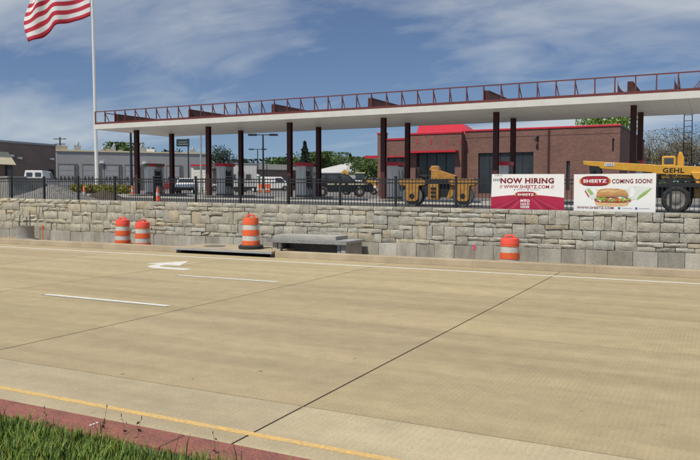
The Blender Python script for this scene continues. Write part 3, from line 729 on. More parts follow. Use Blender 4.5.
# low brown house row further back, white-roofed shed
A, B = W(213, 150, 1.8), W(300, 165, 1.8)
hb, LH = frame_at('brown_shed_row', 'low brown building far behind the white van', A, B)
hh = ZD(164.5, 155)-1.8
MB().box(0, LH, 0, 9, -.3, hh-1.0).build('wall', 'brown_wall', hb)
MB().add([(-.4, -.5, hh-1.02), (LH+.4, -.5, hh-1.02), (LH+.4, 4.5, hh+.4), (-.4, 4.5, hh+.4), (LH+.4, 9.5, hh-1.02), (-.4, 9.5, hh-1.02)], [(0,1,2,3), (3,2,4,5), (0,3,5), (1,4,2), (0,5,4,1)]).build('roof', 'concrete_dark', hb)
for q in range(6):
    x = LH*(q+.5)/6; f = MB().box(x-.8, x+.8, -.06, -.003, 1, 2.4).build('window', 'white_paint', hb); MB().box(x-.7, x+.7, -.08, -.061, 1.1, 2.3).build('pane', 'glass_dark', f)
A, B = W(303, 128, 1.8), W(380, 118, 1.8)
sh, LS = frame_at('white_roof_shed', 'low shed with broad white roof behind the dark SUV', A, B)
hh = ZD(161, 122)-1.8; ev = ZD(172.5, 122)-1.8
MB().box(.3, LS-.3, .3, 13.7, -.3, ev-.02).build('wall', 'tan_box', sh)
MB().add([(0, 0, ev), (LS, 0, ev), (LS, 7, hh), (LS*.28, 7, hh), (LS, 14, ev), (0, 14, ev)], [(0,1,2,3), (3,2,4,5), (0,3,5), (1,4,2), (0,5,4,1)]).build('roof', 'white_roof', sh)
for q in range(4):
    x = LS*(q+.5)/4; f = MB().box(x-1.3, x+1.3, .23, .297, 0, ev-.5).build('door', 'door_grey', sh)

# ============================================================ VEHICLES
def arc_profile(L, wr, wx, zb, top):
    pts = [(-L/2, zb)]
    for x in wx:
        pts.append((x-wr*1.16, zb))
        for a in range(170, 5, -20): pts.append((x+wr*1.16*math.cos(R(a)), zb-.02+max(0, (wr*1.0+wr-zb+.05))*math.sin(R(a))))
        pts.append((x+wr*1.16, zb))
    return pts + [(L/2, zb)] + top
def vehicle(name, label, cat, loc, rz, L, Wd, wr, wx, zb, top, cab, paint, wins, group=None, tumble=.16, trim='black_steel', head=True):
    t = thing(name, label, cat, loc, rz, group); hw = Wd/2
    MB().prism(arc_profile(L, wr, wx, zb, top), -hw, hw).build('body', paint, t, bevel=.05)
    zb0 = min(z for x, z in cab); zt0 = max(z for x, z in cab)
    yh = lambda z: hw-.03-tumble*(z-zb0)/(zt0-zb0)
    n = len(cab); vs = [(x, -yh(z), z) for x, z in cab]+[(x, yh(z), z) for x, z in cab]
    MB().add(vs, [tuple(range(n)), tuple(range(2*n-1, n-1, -1))]+[(i, n+i, n+(i+1) % n, (i+1) % n) for i in range(n)]).build('cabin', paint, t, bevel=.04)
    for poly in wins:
        for s in (-1, 1):
            m = len(poly); a = [(x, s*(yh(z)+.012), z) for x, z in poly]; b = [(x, s*(yh(z)-.01), z) for x, z in poly]
            MB().add(a+b, [tuple(range(m)), tuple(range(2*m-1, m-1, -1))]+[(i, m+i, m+(i+1) % m, (i+1) % m) for i in range(m)]).build('side_window', 'glass_dark', t)
    # windscreen and rear window lie on the sloping ends of the cabin profile
    segs = sorted([(abs(p[1]-q[1]), p, q) for p, q in zip(cab, cab[1:]+cab[:1])], reverse=True)[:2]
    for _, p, q in segs:
        lo, hi = (p, q) if p[1] < q[1] else (q, p)
        a = (lo[0]+(hi[0]-lo[0])*.12, lo[1]+(hi[1]-lo[1])*.12); b = (lo[0]+(hi[0]-lo[0])*.88, lo[1]+(hi[1]-lo[1])*.88)
        out = Vector((hi[1]-lo[1], -(hi[0]-lo[0]))).normalized()
        if out.x*(lo[0]) < 0: out = -out
        vs = []
        for e in (.012, -.01):
            for (xx, z_), f in ((a, 1), (b, 1)):
                for s in (-1, 1): vs.append((xx+out.x*e, s*(yh(z_)-.09), z_+out.y*e))
        MB().add(vs, [(0,1,3,2), (4,6,7,5), (0,4,5,1), (2,3,7,6), (0,2,6,4), (1,5,7,3)]).build('windscreen' if lo[0] > 0 else 'rear_window', 'glass_dark', t)
    for x in wx:
        for s in (-1, 1):
            wpart = MB().lathe([(wr*.55, -.11), (wr*.9, -.11), (wr, -.07), (wr, .07), (wr*.9, .11), (wr*.55, .11)], 20, M=Matrix.Translation((x, s*(hw-.12), wr)) @ Matrix.Rotation(R(90), 4, 'X')).build('tyre', 'rubber', t, smooth=40)
            MB().lathe([(wr*.2, -.122), (wr*.54, -.105), (wr*.54, .105), (wr*.2, .122)], 14, M=Matrix.Translation((x, s*(hw-.12), wr)) @ Matrix.Rotation(R(90), 4, 'X')).build('rim', 'alloy', wpart, smooth=40)
    zmid = max(z for x, z in top if abs(x-L/2) < .2)-.18; zr = max(z for x, z in top if abs(x+L/2) < .25)-.28
    for s in (-1, 1):
        MB().box(L/2-.06, L/2+.012, s*(hw-.22)-.16, s*(hw-.22)+.16, zmid-.1, zmid+.08).build('headlight', 'chrome', t, bevel=.02)
        MB().box(-L/2-.012, -L/2+.05, s*(hw-.12)-.09, s*(hw-.12)+.09, zr-.2, zr+.2).build('tail_light', 'lamp_red', t)
        MB().box(wx[-1]-.1+wr, wx[-1]+.08+wr, s*(hw+.09)-.09, s*(hw+.09)+.09, zb0+.02, zb0+.22).build('mirror', trim, t)
        MB().box(-.12, .06, s*(hw+.004)-.012, s*(hw+.004)+.012, zb0-.12, zb0-.08).build('door_handle', trim, t)
    for x0, x1 in ((L/2-.05, L/2+.09), (-L/2-.09, -L/2+.05)):
        MB().box(x0, x1, -hw+.04, hw-.04, zb+.02, zb+.26).build('bumper', trim, t, bevel=.04)
    return t
CAMRZ = YAW                       # sideways to the photographer
suv = vehicle('suv', 'dark SUV with silver roof rails parked under the canopy', 'car', W(341, 58), CAMRZ+R(3), 5.0, 1.92, .39, (-1.5, 1.48), .38,
    [(2.5, .92), (2.40, 1.06), (1.25, 1.16), (-2.45, 1.18), (-2.5, .9)], [(-2.42, 1.16), (1.25, 1.14), (.50, 1.78), (-.2, 1.84), (-2.2, 1.82)], 'suv_paint',
    [[(-2.15, 1.24), (-1.25, 1.24), (-1.25, 1.72), (-2.05, 1.72)], [(-1.15, 1.24), (-.25, 1.24), (-.25, 1.74), (-1.15, 1.74)], [(-.15, 1.24), (.95, 1.24), (.40, 1.72), (-.15, 1.74)]])
for s in (-.7, .7): MB().bar((-1.9, s, 1.89), (.1, s, 1.89), .04, .05).build('roof_rail', 'chrome', suv)
for xa, xb in ((-2.3, -1.75), (-1.1, -.55), (-.35, .25), (.5, 1.0), (1.1, 2.1)): MB().box(xa, xb, -.975, -.955, .96, 1.05).build('moulding_glint', 'cream', suv)  # cream blocks along the moulding, yellow reflections painted as colour
def van(label, loc, rz):
    t = vehicle('cargo_van', label, 'van', loc, rz, 5.5, 2.0, .36, (-1.75, 1.75), .36,
        [(2.72, .85), (2.68, 1.12), (2.05, 1.26), (-2.72, 1.26), (-2.75, .6)], [(-2.70, 1.24), (2.05, 1.24), (1.25, 2.08), (-2.62, 2.10)], 'white_paint',
        [[(.35, 1.34), (1.75, 1.34), (1.2, 1.92), (.35, 1.94)]], 'white vans parked beyond the fuel station')
    for c in list(t.children):
        if c.name.startswith('rear_window'): bpy.data.objects.remove(c)
    for s in (-1, 1): MB().box(-2.70, -2.672, s*.42-.28, s*.42+.28, 1.45, 1.88).build('rear_window', 'glass_dark', t)
    return t
van('white cargo van parked at the far left near the gravel heap', W(41, 76), CAMRZ+R(100))
van('white cargo van with side to camera behind the third column pair', W(273, 108), CAMRZ+R(8))
def sedan(label, loc, rz, paint, grp=None, up=0):
    return vehicle('parked_car', label, 'car', loc, rz, 4.6, 1.8, .33, (-1.35, 1.4), .3,
        [(2.3, .62), (2.22, .80), (1.0, .96), (-2.2, 1.0), (-2.3, .8)], [(-1.95, .98), (1.05, .95), (.3, 1.42), (-1.25, 1.46)], paint,
        [[(-1.5, 1.04), (-.45, 1.04), (-.45, 1.36), (-1.15, 1.36)], [(-.35, 1.04), (.75, 1.02), (.25, 1.34), (-.35, 1.37)]], grp)
sedan('white car parked behind the dark SUV', W(360, 72), CAMRZ+R(-6), 'white_paint')
sedan('dark red car parked left of the white kiosk', W(186, 84), CAMRZ+R(4), 'red_paint')
sedan('white car facing the camera left of the white kiosk', W(187, 68), CAMRZ+R(-82), 'white_paint')
sedan('white car parked between the first and second dispensers, farther back', W(203, 92), CAMRZ+R(20), 'white_paint')

# ---- tandem roller
rp_ = PY(438.5, 203, 31.5); RX = rp_.x; RZ = g(RX)
rol = thing('road_roller', 'yellow double-drum road roller parked behind the fence', 'roller', (RX, 31.5, RZ), R(15))
for x in (-1.14, 1.14):
    d_ = MB().lathe([(.30, -.70), (.44, -.70), (.46, -.68), (.46, .68), (.44, .70), (.30, .70)], 28, M=Matrix.Translation((x, 0, .46)) @ Matrix.Rotation(R(90), 4, 'X')).build('drum', 'concrete_dark', rol, smooth=40)
    for s in (-1, 1):
        MB().cyl((x, s*.70, .46), (x, s*.80, .46), .14, .12, 14).build('drum_hub', 'dark', d_)
        yk = [(x-.60, .98), (x-.62, 1.14), (x-.45, 1.24), (x+.45, 1.24), (x+.60, 1.12), (x+.58, .96), (x+.30, .92), (x+.27, .32), (x+.18, .22), (x-.18, .22), (x-.27, .32), (x-.30, .92)]
        yo = MB().prism(yk, s*.73 if s > 0 else -.79, .79 if s > 0 else -.73).build('drum_yoke', 'roller_yellow', rol, bevel=.02)
    MB().prism([(x-.55, 1.08), (x-.40, 1.235), (x+.40, 1.235), (x+.55, 1.08)], -.728, .728).build('drum_cover', 'roller_yellow', rol, bevel=.03)
MB().prism([(-.85, 1.0), (.55, 1.0), (.55, 1.2), (-.85, 1.2)], -.62, .62).build('chassis', 'black_steel', rol)
MB().prism([(-.30, 1.21), (.92, 1.21), (.92, 1.36), (.02, 1.66), (-.30, 1.66)], -.55, .55).build('engine_hood', 'roller_yellow', rol, bevel=.03)
MB().prism([(-.42, 1.62), (.08, 1.661), (.02, 1.84), (-.30, 1.84)], -.42, .42).build('console', 'roller_yellow', rol, bevel=.04)
MB().prism([(-.42, .30), (.05, .30), (.05, 1.0), (-.42, 1.0)], -.66, .66).build('fuel_tank', 'roller_yellow', rol, bevel=.02)
for q in range(3): MB().box(-.30, -.06, -.70, -.662, .42+.18*q, .50+.18*q).build('step', 'dark', rol)
MB().prism([(.42, .35), (.62, .35), (.90, .998), (.62, .998)], -.66, .66).build('hitch_plate', 'roller_yellow', rol, bevel=.02)
MB().prism([(.06, .40), (.41, .40), (.60, .998), (.06, .998)], -.5, .5).build('hitch', 'dark', rol)
MB().prism([(-.95, 1.21), (-.50, 1.21), (-.50, 1.40), (-.82, 1.42), (-.86, 1.78), (-.98, 1.78)], -.3, .3).build('seat', 'rubber', rol, bevel=.03)
m1 = MB()
for a in range(12): m1.cyl((-.47+.06*math.cos(a*R(30)), .2*math.sin(a*R(30)), 1.62+.12*math.cos(a*R(30))), (-.47+.06*math.cos((a+1)*R(30)), .2*math.sin((a+1)*R(30)), 1.62+.12*math.cos((a+1)*R(30))), .018, n=6)
m1.bar((-.47, 0, 1.62), (-.38, 0, 1.40), .04).build('steering_wheel', 'dark', rol)
m1 = MB()
for s in (-.5, .5): m1.bar((-1.0, s, 1.2), (-1.0, s, 1.72), .035).bar((-1.0, s, 1.72), (-.6, s, 1.60), .035)
m1.bar((-1.0, -.5, 1.72), (-1.0, .5, 1.72), .035).build('guard_rail', 'dark', rol)
MB().bar((-.3, .3, 1.22), (-.3, .3, 1.9), .05).build('lever', 'dark', rol)

# ---- telehandler
TY = 29.8; tp = PY(676, 200, TY); TZ = g(tp.x)
tel = thing('telehandler', 'yellow telehandler with long boom lowered to the left behind the fence', 'telehandler', (tp.x, TY, TZ))
tX = lambda px, y=TY: PY(px, 190, y).x-tp.x
tZ = lambda px, py, y=TY: PY(px, py, y).z-TZ
wr = .50
for x in (0, -2.85):
    for s in (-1, 1):
        yc = s*.92+1.0
        ty = MB().lathe([(.33, -.15), (.38, -.19), (.45, -.19), (.50, -.13), (.50, .13), (.45, .19), (.38, .19), (.33, .15)], 26, M=Matrix.Translation((x, yc, wr)) @ Matrix.Rotation(R(90), 4, 'X')).build('tyre', 'rubber', tel, smooth=35)
        m1 = MB()
        for k in range(22):
            a = 2*math.pi*k/22; c = Vector((x+.505*math.cos(a), yc, wr+.505*math.sin(a)))
            t_ = Vector((-math.sin(a), 0, math.cos(a))); r_ = Vector((math.cos(a), 0, math.sin(a))); sgn = 1 if k % 2 else -1
            m1.bar(c+Vector((0, -.17, 0))+t_*.04*sgn-r_*.012, c+Vector((0, .17, 0))-t_*.04*sgn-r_*.012, .05, .04)
        m1.build('tread', 'rubber', ty)
        MB().lathe([(.08, -.215), (.13, -.20), (.22, -.156), (.30, -.165), (.345, -.18), (.345, .18), (.30, .165), (.22, .156), (.13, .20), (.08, .215)], 22, M=Matrix.Translation((x, yc, wr)) @ Matrix.Rotation(R(90), 4, 'X')).build('rim', 'dusty_rim', ty, smooth=25)
MB().box(-3.3, 1.25, .45, 1.55, .55, 1.0).build('chassis', 'black_steel', tel, bevel=.03)
MB().prism([(-.75, .95), (-.7, 1.12), (1.2, 1.12), (1.3, .95)], .05, .44).build('fender', 'black_steel', tel, bevel=.02)
MB().prism([(-3.5, .95), (-3.4, 1.10), (-2.2, 1.10), (-2.1, .95)], .05, .44).build('fender', 'black_steel', tel, bevel=.02)
yb = TY+.65
bq = lambda pts: [(tX(px, yb), tZ(px, py, yb)) for px, py in pts]
inner = bq([(582.5, 160.8), (655, 164.6), (655, 172.6), (620, 170.2), (601, 168.6), (583, 164.5)])
outer = bq([(652, 164.8), (712, 167), (712, 177), (697, 175.6), (652, 173.6)])
MB().prism(inner, .65, 1.02).build('boom_inner', 'yellow', tel, bevel=.015)
bo = MB().prism(outer, .60, 1.07).build('boom_outer', 'yellow', tel, bevel=.015)
o = text('GEHL', bo, 'dark', tX(673, yb), tZ(673, 170.4, yb), .76, .19, .594, bold=.03); o.rotation_euler = (0, R(1.5), 0)
pt_ = MB().box(tX(604, yb), tX(613.6, yb), .635, .648, tZ(609, 166.2, yb), tZ(609, 163.2, yb)).build('number_plate', 'white_paint', tel)
text('1055', pt_, 'print_blue', tX(608.8, yb), tZ(608.8, 164.7, yb), .30, .085, .631, bold=.02)
m1 = MB(); hx, hz = tX(594, yb), tZ(594, 170, yb)
m1.prism(bq([(589, 165.5), (599, 166.5), (601, 172), (596, 180), (590, 181)]), .60, .66).prism(bq([(589, 165.5), (599, 166.5), (601, 172), (596, 180), (590, 181)]), 1.01, 1.07)
m1.cyl((hx, .55, hz), (hx, 1.12, hz), .06)
m1.build('carriage', 'black_steel', tel)
m1 = MB().bar((hx-.1, .35, .35), (hx-.1, .35, 1.5), .07, .14).bar((hx-.1, 1.3, .35), (hx-.1, 1.3, 1.5), .07, .14).bar((hx-.1, .2, .5), (hx-.1, 1.45, .5), .1, .1).bar((hx-.1, .2, 1.4), (hx-.1, 1.45, 1.4), .1, .1)
m1.build('fork_carriage', 'black_steel', tel)
for yy in (.45, 1.2): MB().bar((hx-.1, yy, .38), (hx-1.3, yy, .34), .12, .05).build('fork', 'black_steel', tel)
MB().prism(bq([(661, 175.4), (690, 176.4), (690, 178.2), (661, 177.4)]), .68, 1.0).build('lift_cylinder', 'yellow', tel)
MB().prism(bq([(690, 172), (716, 172), (716, 190), (700, 190)]), .5, 1.2).build('boom_tower', 'yellow', tel, bevel=.03)
MB().prism(bq([(694, 184), (720, 184), (720, 198), (694, 198)]), .40, 1.7).build('engine_bay', 'yellow', tel, bevel=.05)
yc_ = TY+1.3
cq = lambda pts: [(tX(px, yc_), tZ(px, py, yc_)) for px, py in pts]
cabp = [(661.2, 172), (661.2, 157), (663, 156), (674, 156), (675.2, 157), (675.2, 172)]
cb_ = MB().prism(cq(cabp), 1.25, 1.95).build('cab', 'yellow', tel, bevel=.02)
MB().prism(cq([(663.4, 163.8), (663.4, 158), (673, 158), (673, 163.8)]), 1.235, 1.249).build('cab_window', 'glass_dark', cb_)
MB().box(tX(661, yc_)-.012, tX(661, yc_)+.0, 1.33, 1.87, tZ(661, 164, yc_), tZ(661, 158, yc_)).build('cab_window', 'glass_dark', cb_)
MB().prism(cq([(676.5, 168), (676.5, 158), (678, 152), (681, 152), (683.4, 158), (683.4, 168)]), 1.3, 1.6).build('exhaust_stack', 'yellow', tel, bevel=.03)
m1 = MB().prism(bq([(659.5, 183.2), (664.5, 183.2), (664.5, 187), (659.5, 187)]), .36, .44).prism(bq([(665.5, 183.4), (670.5, 183.4), (670.5, 187.2), (665.5, 187.2)]), .36, .44)
m1.build('work_light', 'lamp_amber', tel, bevel=.01)

# ---- backhoe far behind
bp = W(361, 92); bh = thing('backhoe', 'small yellow backhoe loader far behind the dark SUV', 'backhoe', bp, CAMRZ)
for x, r_, yy in ((-.4, .75, .85), (1.5, .5, .8)):
    for s in (-1, 1):
        ty = MB().lathe([(r_*.5, -.2), (r_, -.18), (r_, .18), (r_*.5, .2)], 18, M=Matrix.Translation((x, s*yy, r_)) @ Matrix.Rotation(R(90), 4, 'X')).build('tyre', 'rubber', bh, smooth=40)
        MB().lathe([(r_*.2, -.22), (r_*.5, -.19), (r_*.5, .19), (r_*.2, .22)], 12, M=Matrix.Translation((x, s*yy, r_)) @ Matrix.Rotation(R(90), 4, 'X')).build('rim', 'yellow', ty, smooth=40)
MB().prism([(.5, .8), (2.0, .8), (2.0, 1.45), (.5, 1.75)], -.5, .5).build('hood', 'yellow', bh, bevel=.05)
MB().box(-1.2, 2.0, -.45, .45, .6, .8).build('chassis', 'black_steel', bh)
MB().prism([(-.75, .82), (.48, .82), (.40, 2.45), (-.65, 2.45)], -.68, .68).build('cab', 'glass_dark', bh)
for x, s in ((-.7, -1), (.45, -1), (-.7, 1), (.45, 1)): MB().bar((x, s*.69, .9), (x*.93, s*.69, 2.46), .07).build('cab_post', 'sign_green', bh)
MB().box(-.75, .5, -.75, .75, 2.46, 2.58).build('cab_roof', 'cream', bh, bevel=.03)
m1 = MB().prism([(2.4, .2), (3.1, .15), (3.0, .5), (2.6, 1.0), (2.4, .9)], -1.0, 1.0); m1.build('loader_bucket', 'yellow', bh)
for s in (-.6, .6): MB().bar((.7, s, 1.3), (2.5, s, .6), .12, .2).build('loader_arm', 'yellow', bh)
m1 = MB().bar((-1.2, 0, .9), (-2.0, 0, 2.9), .22, .35).bar((-2.0, 0, 2.9), (-2.75, 0, 2.2), .2, .3); m1.build('digging_arm', 'yellow', bh)
MB().prism([(-2.9, 1.5), (-2.4, 1.45), (-2.3, 1.9), (-2.7, 2.3)], -.35, .35).build('digging_bucket', 'yellow', bh)

# ============================================================ BANNERS ON THE FENCE
BY = 20.50
def banner(label, c):                      # c: four pixel corners tl, tr, br, bl
    P = [PY(*q, BY) for q in c]; cx_ = sum(p.x for p in P)/4; zb = min(p.z for p in P)
    t = thing('banner', label, 'banner', (cx_, BY, zb))
    v = [(p.x-cx_, 0, p.z-zb) for p in P]; tl, tr, br, bl = [Vector(q) for q in v]
    def at(u, vv): a = tl.lerp(tr, u); b = bl.lerp(br, u); return a.lerp(b, vv)
    nx_, nz_ = 14, 7; mb = MB()
    bulge = lambda u, vv: -.006*math.sin(u*9+vv*2)-.008*math.sin(vv*3.1+u*4)
    for dy in (0, .012):
        for j in range(nz_+1):
            for i in range(nx_+1):
                p = at(i/nx_, j/nz_); mb.v.append((p.x, bulge(i/nx_, j/nz_)*0+dy, p.z))
    K = (nx_+1)*(nz_+1)
    for j in range(nz_):
        for i in range(nx_):
            a = j*(nx_+1)+i; mb.f += [(a, a+1, a+nx_+2, a+nx_+1), (K+a, K+a+nx_+1, K+a+nx_+2, K+a+1)]; mb.mi += [0, 0]
    for i in range(nx_): mb.f += [(i, K+i, K+i+1, i+1), (nz_*(nx_+1)+i, nz_*(nx_+1)+i+1, K+nz_*(nx_+1)+i+1, K+nz_*(nx_+1)+i)]; mb.mi += [0, 0]
    for j in range(nz_): a = j*(nx_+1); b = a+nx_; mb.f += [(a, a+nx_+1, K+a+nx_+1, K+a), (b, K+b, K+b+nx_+1, b+nx_+1)]; mb.mi += [0, 0]
    sheet = mb.build('sheet', 'banner_white', t)
    for u in (.01, .99):
        for vv in (.03, .97): p = at(u, vv); MB().bar((p.x, .013, p.z), (p.x, .045, p.z), .02).build('cable_tie', 'dark', t)
    return t, at
def flat(t, at, name, m, uv, y):
    pts = [at(u, v) for u, v in uv]; nn_ = len(pts)
    vs = [(p.x, -y, p.z) for p in pts]+[(p.x, -y+.0016, p.z) for p in pts]
    return MB().add(vs, [tuple(range(nn_)), tuple(range(2*nn_-1, nn_-1, -1))]+[(i, nn_+i, nn_+(i+1) % nn_, (i+1) % nn_) for i in range(nn_)]).build(name, m, t)
def tx(t, at, body, m, u, v, wu, hv_, y, bold=0, italic=0):
    a, b = at(u-wu/2, v), at(u+wu/2, v); p = at(u, v); h = (at(u, v-hv_/2)-at(u, v+hv_/2)).length
    o = text(body, t, m, p.x, p.z, (b-a).length, h, -y, bold, italic=italic); o.rotation_euler = (0, -math.atan2(b.z-a.z, b.x-a.x), 0); return o
def ellip(cu_, cv, ru, rv, n=28, e=1.0): return [(cu_+ru*math.copysign(abs(math.cos(2*math.pi*i/n))**e, math.cos(2*math.pi*i/n)), cv+rv*math.copysign(abs(math.sin(2*math.pi*i/n))**e, math.sin(2*math.pi*i/n))) for i in range(n)]
def logo(t, at, cu_, cv, ru, rv, y, dark=False):
    if dark: flat(t, at, 'logo_edge', 'maroon', ellip(cu_, cv, ru*1.0, rv*1.16, e=.55), y)
    flat(t, at, 'logo_rim', 'logo_gold', ellip(cu_, cv, ru*1.12, rv*.86, e=.6), y+.002)
    flat(t, at, 'logo_plate', 'logo_red', ellip(cu_, cv, ru, rv*.9 if dark else rv, e=.55), y+.004)
    tx(t, at, 'SHEETZ', 'banner_white', cu_, cv, ru*1.68, rv*.78, y+.007, bold=.035)
t1, at1 = banner('white and crimson banner reading now hiring on the fence', [(492, 174.2), (564.3, 174.0), (564, 210.3), (490.8, 208.9)])
top = [(i/20, .655-.075*math.sin(math.pi*(i/20))) for i in range(21)]
flat(t1, at1, 'crimson_field', 'crimson', top+[(1, .995), (0, .995)], .004)
for i in range(11):
    a = R(180+18*i+4); c = (.5, .66); ux = math.cos(a)
    u0, u1 = .5+ux*.16, .5+ux*.16
    x0 = -.02+.104*i
    tgt = (x0, .985); src = (.5+(x0-.5)*.30, .68)
    if abs(x0-.5) < .12: continue
    wdt = .020
    q = [(src[0]-.006, src[1]), (src[0]+.006, src[1]), (min(.995, max(.005, tgt[0]+wdt)), tgt[1]), (min(.995, max(.005, tgt[0]-wdt)), tgt[1])]
    flat(t1, at1, 'ray', 'crimson_light' if i % 2 else 'crimson_dark', q, .006)
tx(t1, at1, 'NOW HIRING', 'maroon', .495, .185, .74, .155, .004, bold=.045)
tx(t1, at1, '// WWW.SHEETZ.COM //', 'logo_red', .49, .355, .75, .095, .004, bold=.022)
tx(t1, at1, 'SHEETZ', 'print_grey', .095, .035, .11, .045, .004)
for q in range(4): flat(t1, at1, 'print_mark', 'print_grey', [(.02+.027*q, .125), (.04+.027*q, .125), (.04+.027*q, .20), (.02+.027*q, .20)], .004)
flat(t1, at1, 'icon', 'print_blue', ellip(.325, .44, .008, .018), .004); flat(t1, at1, 'icon', 'print_blue', [(.505, .42), (.522, .42), (.522, .46), (.505, .46)], .004)
for u in (.35, .54): flat(t1, at1, 'print_line', 'print_grey', [(u, .436), (u+.13, .436), (u+.13, .446), (u, .446)], .004)
logo(t1, at1, .485, .575, .135, .082, .008)
tx(t1, at1, 'MTO', 'banner_white', .478, .755, .125, .085, .009, bold=.05); tx(t1, at1, 'MADE TO', 'banner_white', .478, .845, .125, .06, .009, bold=.04); tx(t1, at1, 'ORDER', 'banner_white', .478, .925, .125, .075, .009, bold=.04)
t2, at2 = banner('white banner with a sandwich reading coming soon on the fence', [(574, 174.3), (656.3, 173.2), (655.4, 212.8), (573.6, 211.2)])
logo(t2, at2, .265, .185, .175, .115, .004, True)
tx(t2, at2, 'COMING SOON!', 'maroon', .715, .195, .48, .115, .004, bold=.028)
tx(t2, at2, 'WWW.SHEETZ.COM', 'maroon', .27, .895, .46, .062, .004, bold=.022)
for u in (.555, .76): flat(t2, at2, 'icon', 'print_blue', [(u, .87), (u+.026, .87), (u+.026, .925), (u, .925)], .004)
for u in (.60, .80): flat(t2, at2, 'print_line', 'print_grey', [(u, .893), (u+.13, .893), (u+.13, .903), (u, .903)], .004)
flat(t2, at2, 'wrapper', 'paper_pale', [(.14, .40), (.17, .36), (.24, .35), (.29, .39), (.35, .43), (.33, .55), (.28, .66), (.22, .67), (.19, .61), (.16, .52)], .004)
flat(t2, at2, 'wrapper_fold', 'banner_white', [(.21, .37), (.26, .38), (.30, .50), (.27, .56)], .006)
flat(t2, at2, 'wrapper_print', 'paper_green', [(.165, .42), (.20, .39), (.255, .53), (.215, .56)], .006)
flat(t2, at2, 'wrapper_print', 'crimson_light', [(.135, .45), (.15, .44), (.20, .60), (.185, .62)], .006)
flat(t2, at2, 'wrapper', 'paper_pale', [(.60, .42), (.66, .38), (.70, .33), (.78, .32), (.955, .37), (.90, .44), (.82, .55), (.77, .66), (.70, .70), (.62, .62)], .004)
flat(t2, at2, 'wrapper_fold', 'banner_white', [(.70, .36), (.74, .35), (.76, .50), (.72, .62), (.69, .58)], .006)
flat(t2, at2, 'wrapper_print', 'paper_green', [(.955, .372), (.86, .47), (.79, .60), (.78, .68), (.88, .54)], .006)
rr = random.Random(3)
flat(t2, at2, 'sandwich_bottom', 'bun_light', ellip(.475, .765, .205, .085, e=.6), .004)
flat(t2, at2, 'sandwich_filling', 'meat', ellip(.485, .685, .225, .075, e=.6), .006)
for i in range(44):
    u = .285+.41*rr.random(); v = .655+rr.uniform(-.03, .055); nm, mt_ = rr.choice((('lettuce_leaf', 'lettuce'), ('lettuce_leaf', 'lettuce'), ('tomato_slice', 'tomato'), ('onion_slice', 'banner_white'), ('pepper_slice', 'paper_green')))
    flat(t2, at2, nm, mt_, [(u+a_*rr.uniform(.7, 1.2)-u*0-0, b_) for a_, b_ in [(q[0]-u, q[1]) for q in ellip(u, v, rr.uniform(.010, .026), rr.uniform(.014, .034), 9)]], .0075+.00028*i)
flat(t2, at2, 'sandwich_top', 'bun', [(.285, .62), (.29, .50), (.32, .415), (.40, .385), (.55, .39), (.64, .43), (.675, .52), (.67, .60), (.60, .575), (.45, .60)], .0200)
flat(t2, at2, 'bun_crust', 'bun_dark', [(.285, .62), (.288, .56), (.36, .55), (.50, .545), (.60, .53), (.672, .545), (.67, .60), (.60, .575), (.45, .60)], .0218)
flat(t2, at2, 'bun_highlight', 'bun_light', [(q[0], q[1]+.02*math.sin(q[0]*40)) for q in ellip(.46, .45, .13, .028, e=.9)], .0218)

# ============================================================ DRUMS AND THE KERB INLETS
def drum(label, loc, pink=False, rz=0):
    t = thing('traffic_drum', label, 'traffic drum', loc, rz, 'orange and white traffic drums along the kerb')
    MB().lathe([(.36, 0), (.38, .02), (.38, .09), (.34, .12), (.30, .12)], 24).build('rubber_base', 'rubber', t, smooth=35)
    top_ = .95; rad = lambda z: .285-.05*(z/.95)
    b = MB(); b.lathe([(rad(.1), .10), (rad(.24), .245), (rad(.27)-.012, .25), (rad(.4)-.012, .41), (rad(.42), .415), (rad(.6), .575), (rad(.6)-.012, .58), (rad(.74)-.012, .74), (rad(.75), .745), (.235, .90), (.225, .945), (.19, .955)], 28)
    b.build('body', 'orange', t, smooth=35)
    for z0, z1 in ((.255, .405), (.585, .735)):
        MB().lathe([(rad(z0)-.009, z0), (rad(z1)-.009, z1)], 28).build('reflective_band', 'reflect', t, smooth=35)
    if pink: MB().lathe([(rad(.80)+.004, .80), (rad(.9)+.006, .9), (.235, .952), (.20, .962)], 28).build('bright_top', 'orange_pink', t, smooth=35)
    m1 = MB(); m1.prism([(-.13, .955), (-.13, 1.0), (-.09, 1.05), (.09, 1.05), (.13, 1.0), (.13, .955), (.08, .955), (.08, .985), (.05, 1.01), (-.05, 1.01), (-.08, .985), (-.08, .955)], -.03, .03)
    m1.build('handle', 'orange_pink', t, bevel=.01)
    return t
def dpos(px, Y, z): p = PY(px, 190, Y); return (p.x, Y, z)
zg = lambda X: -.22
drum('orange drum on the inlet slab beside the steel-framed vault', dpos(250.5, 18.15, .191), False, R(35))
drum('leftmost of the two orange drums standing together by the wall', dpos(122, 18.85, -.02), True, R(20))
drum('right one of the two orange drums standing together by the wall', dpos(142, 18.9, -.09), True, R(70))
drum('orange drum with pink top alone below the hiring banner', dpos(510.5, 18.75, -.24), True, R(10))
inl = thing('kerb_inlet', 'flat concrete kerb inlet slab with dark drain opening beneath the drum', 'drain inlet', ((INX0+INX1)/2, 18.3, 0))
hx_ = (INX1-INX0)/2-.01
MB().box(-hx_, hx_, -.66, 1.0, .115, .19).build('slab', 'kerb', inl, bevel=.015)
MB().box(-hx_, hx_, -.668, -.64, .108, .178).build('steel_edge', 'galv', inl)
MB().box(-hx_, hx_, .0, .98, -.4, .112).build('chamber', 'dark', inl)
for s in (-1, 1): MB().box(s*(hx_-.08)-.075, s*(hx_-.08)+.075, -.5, -.002, -.2, .112).build('side_wall', 'concrete_dark', inl)
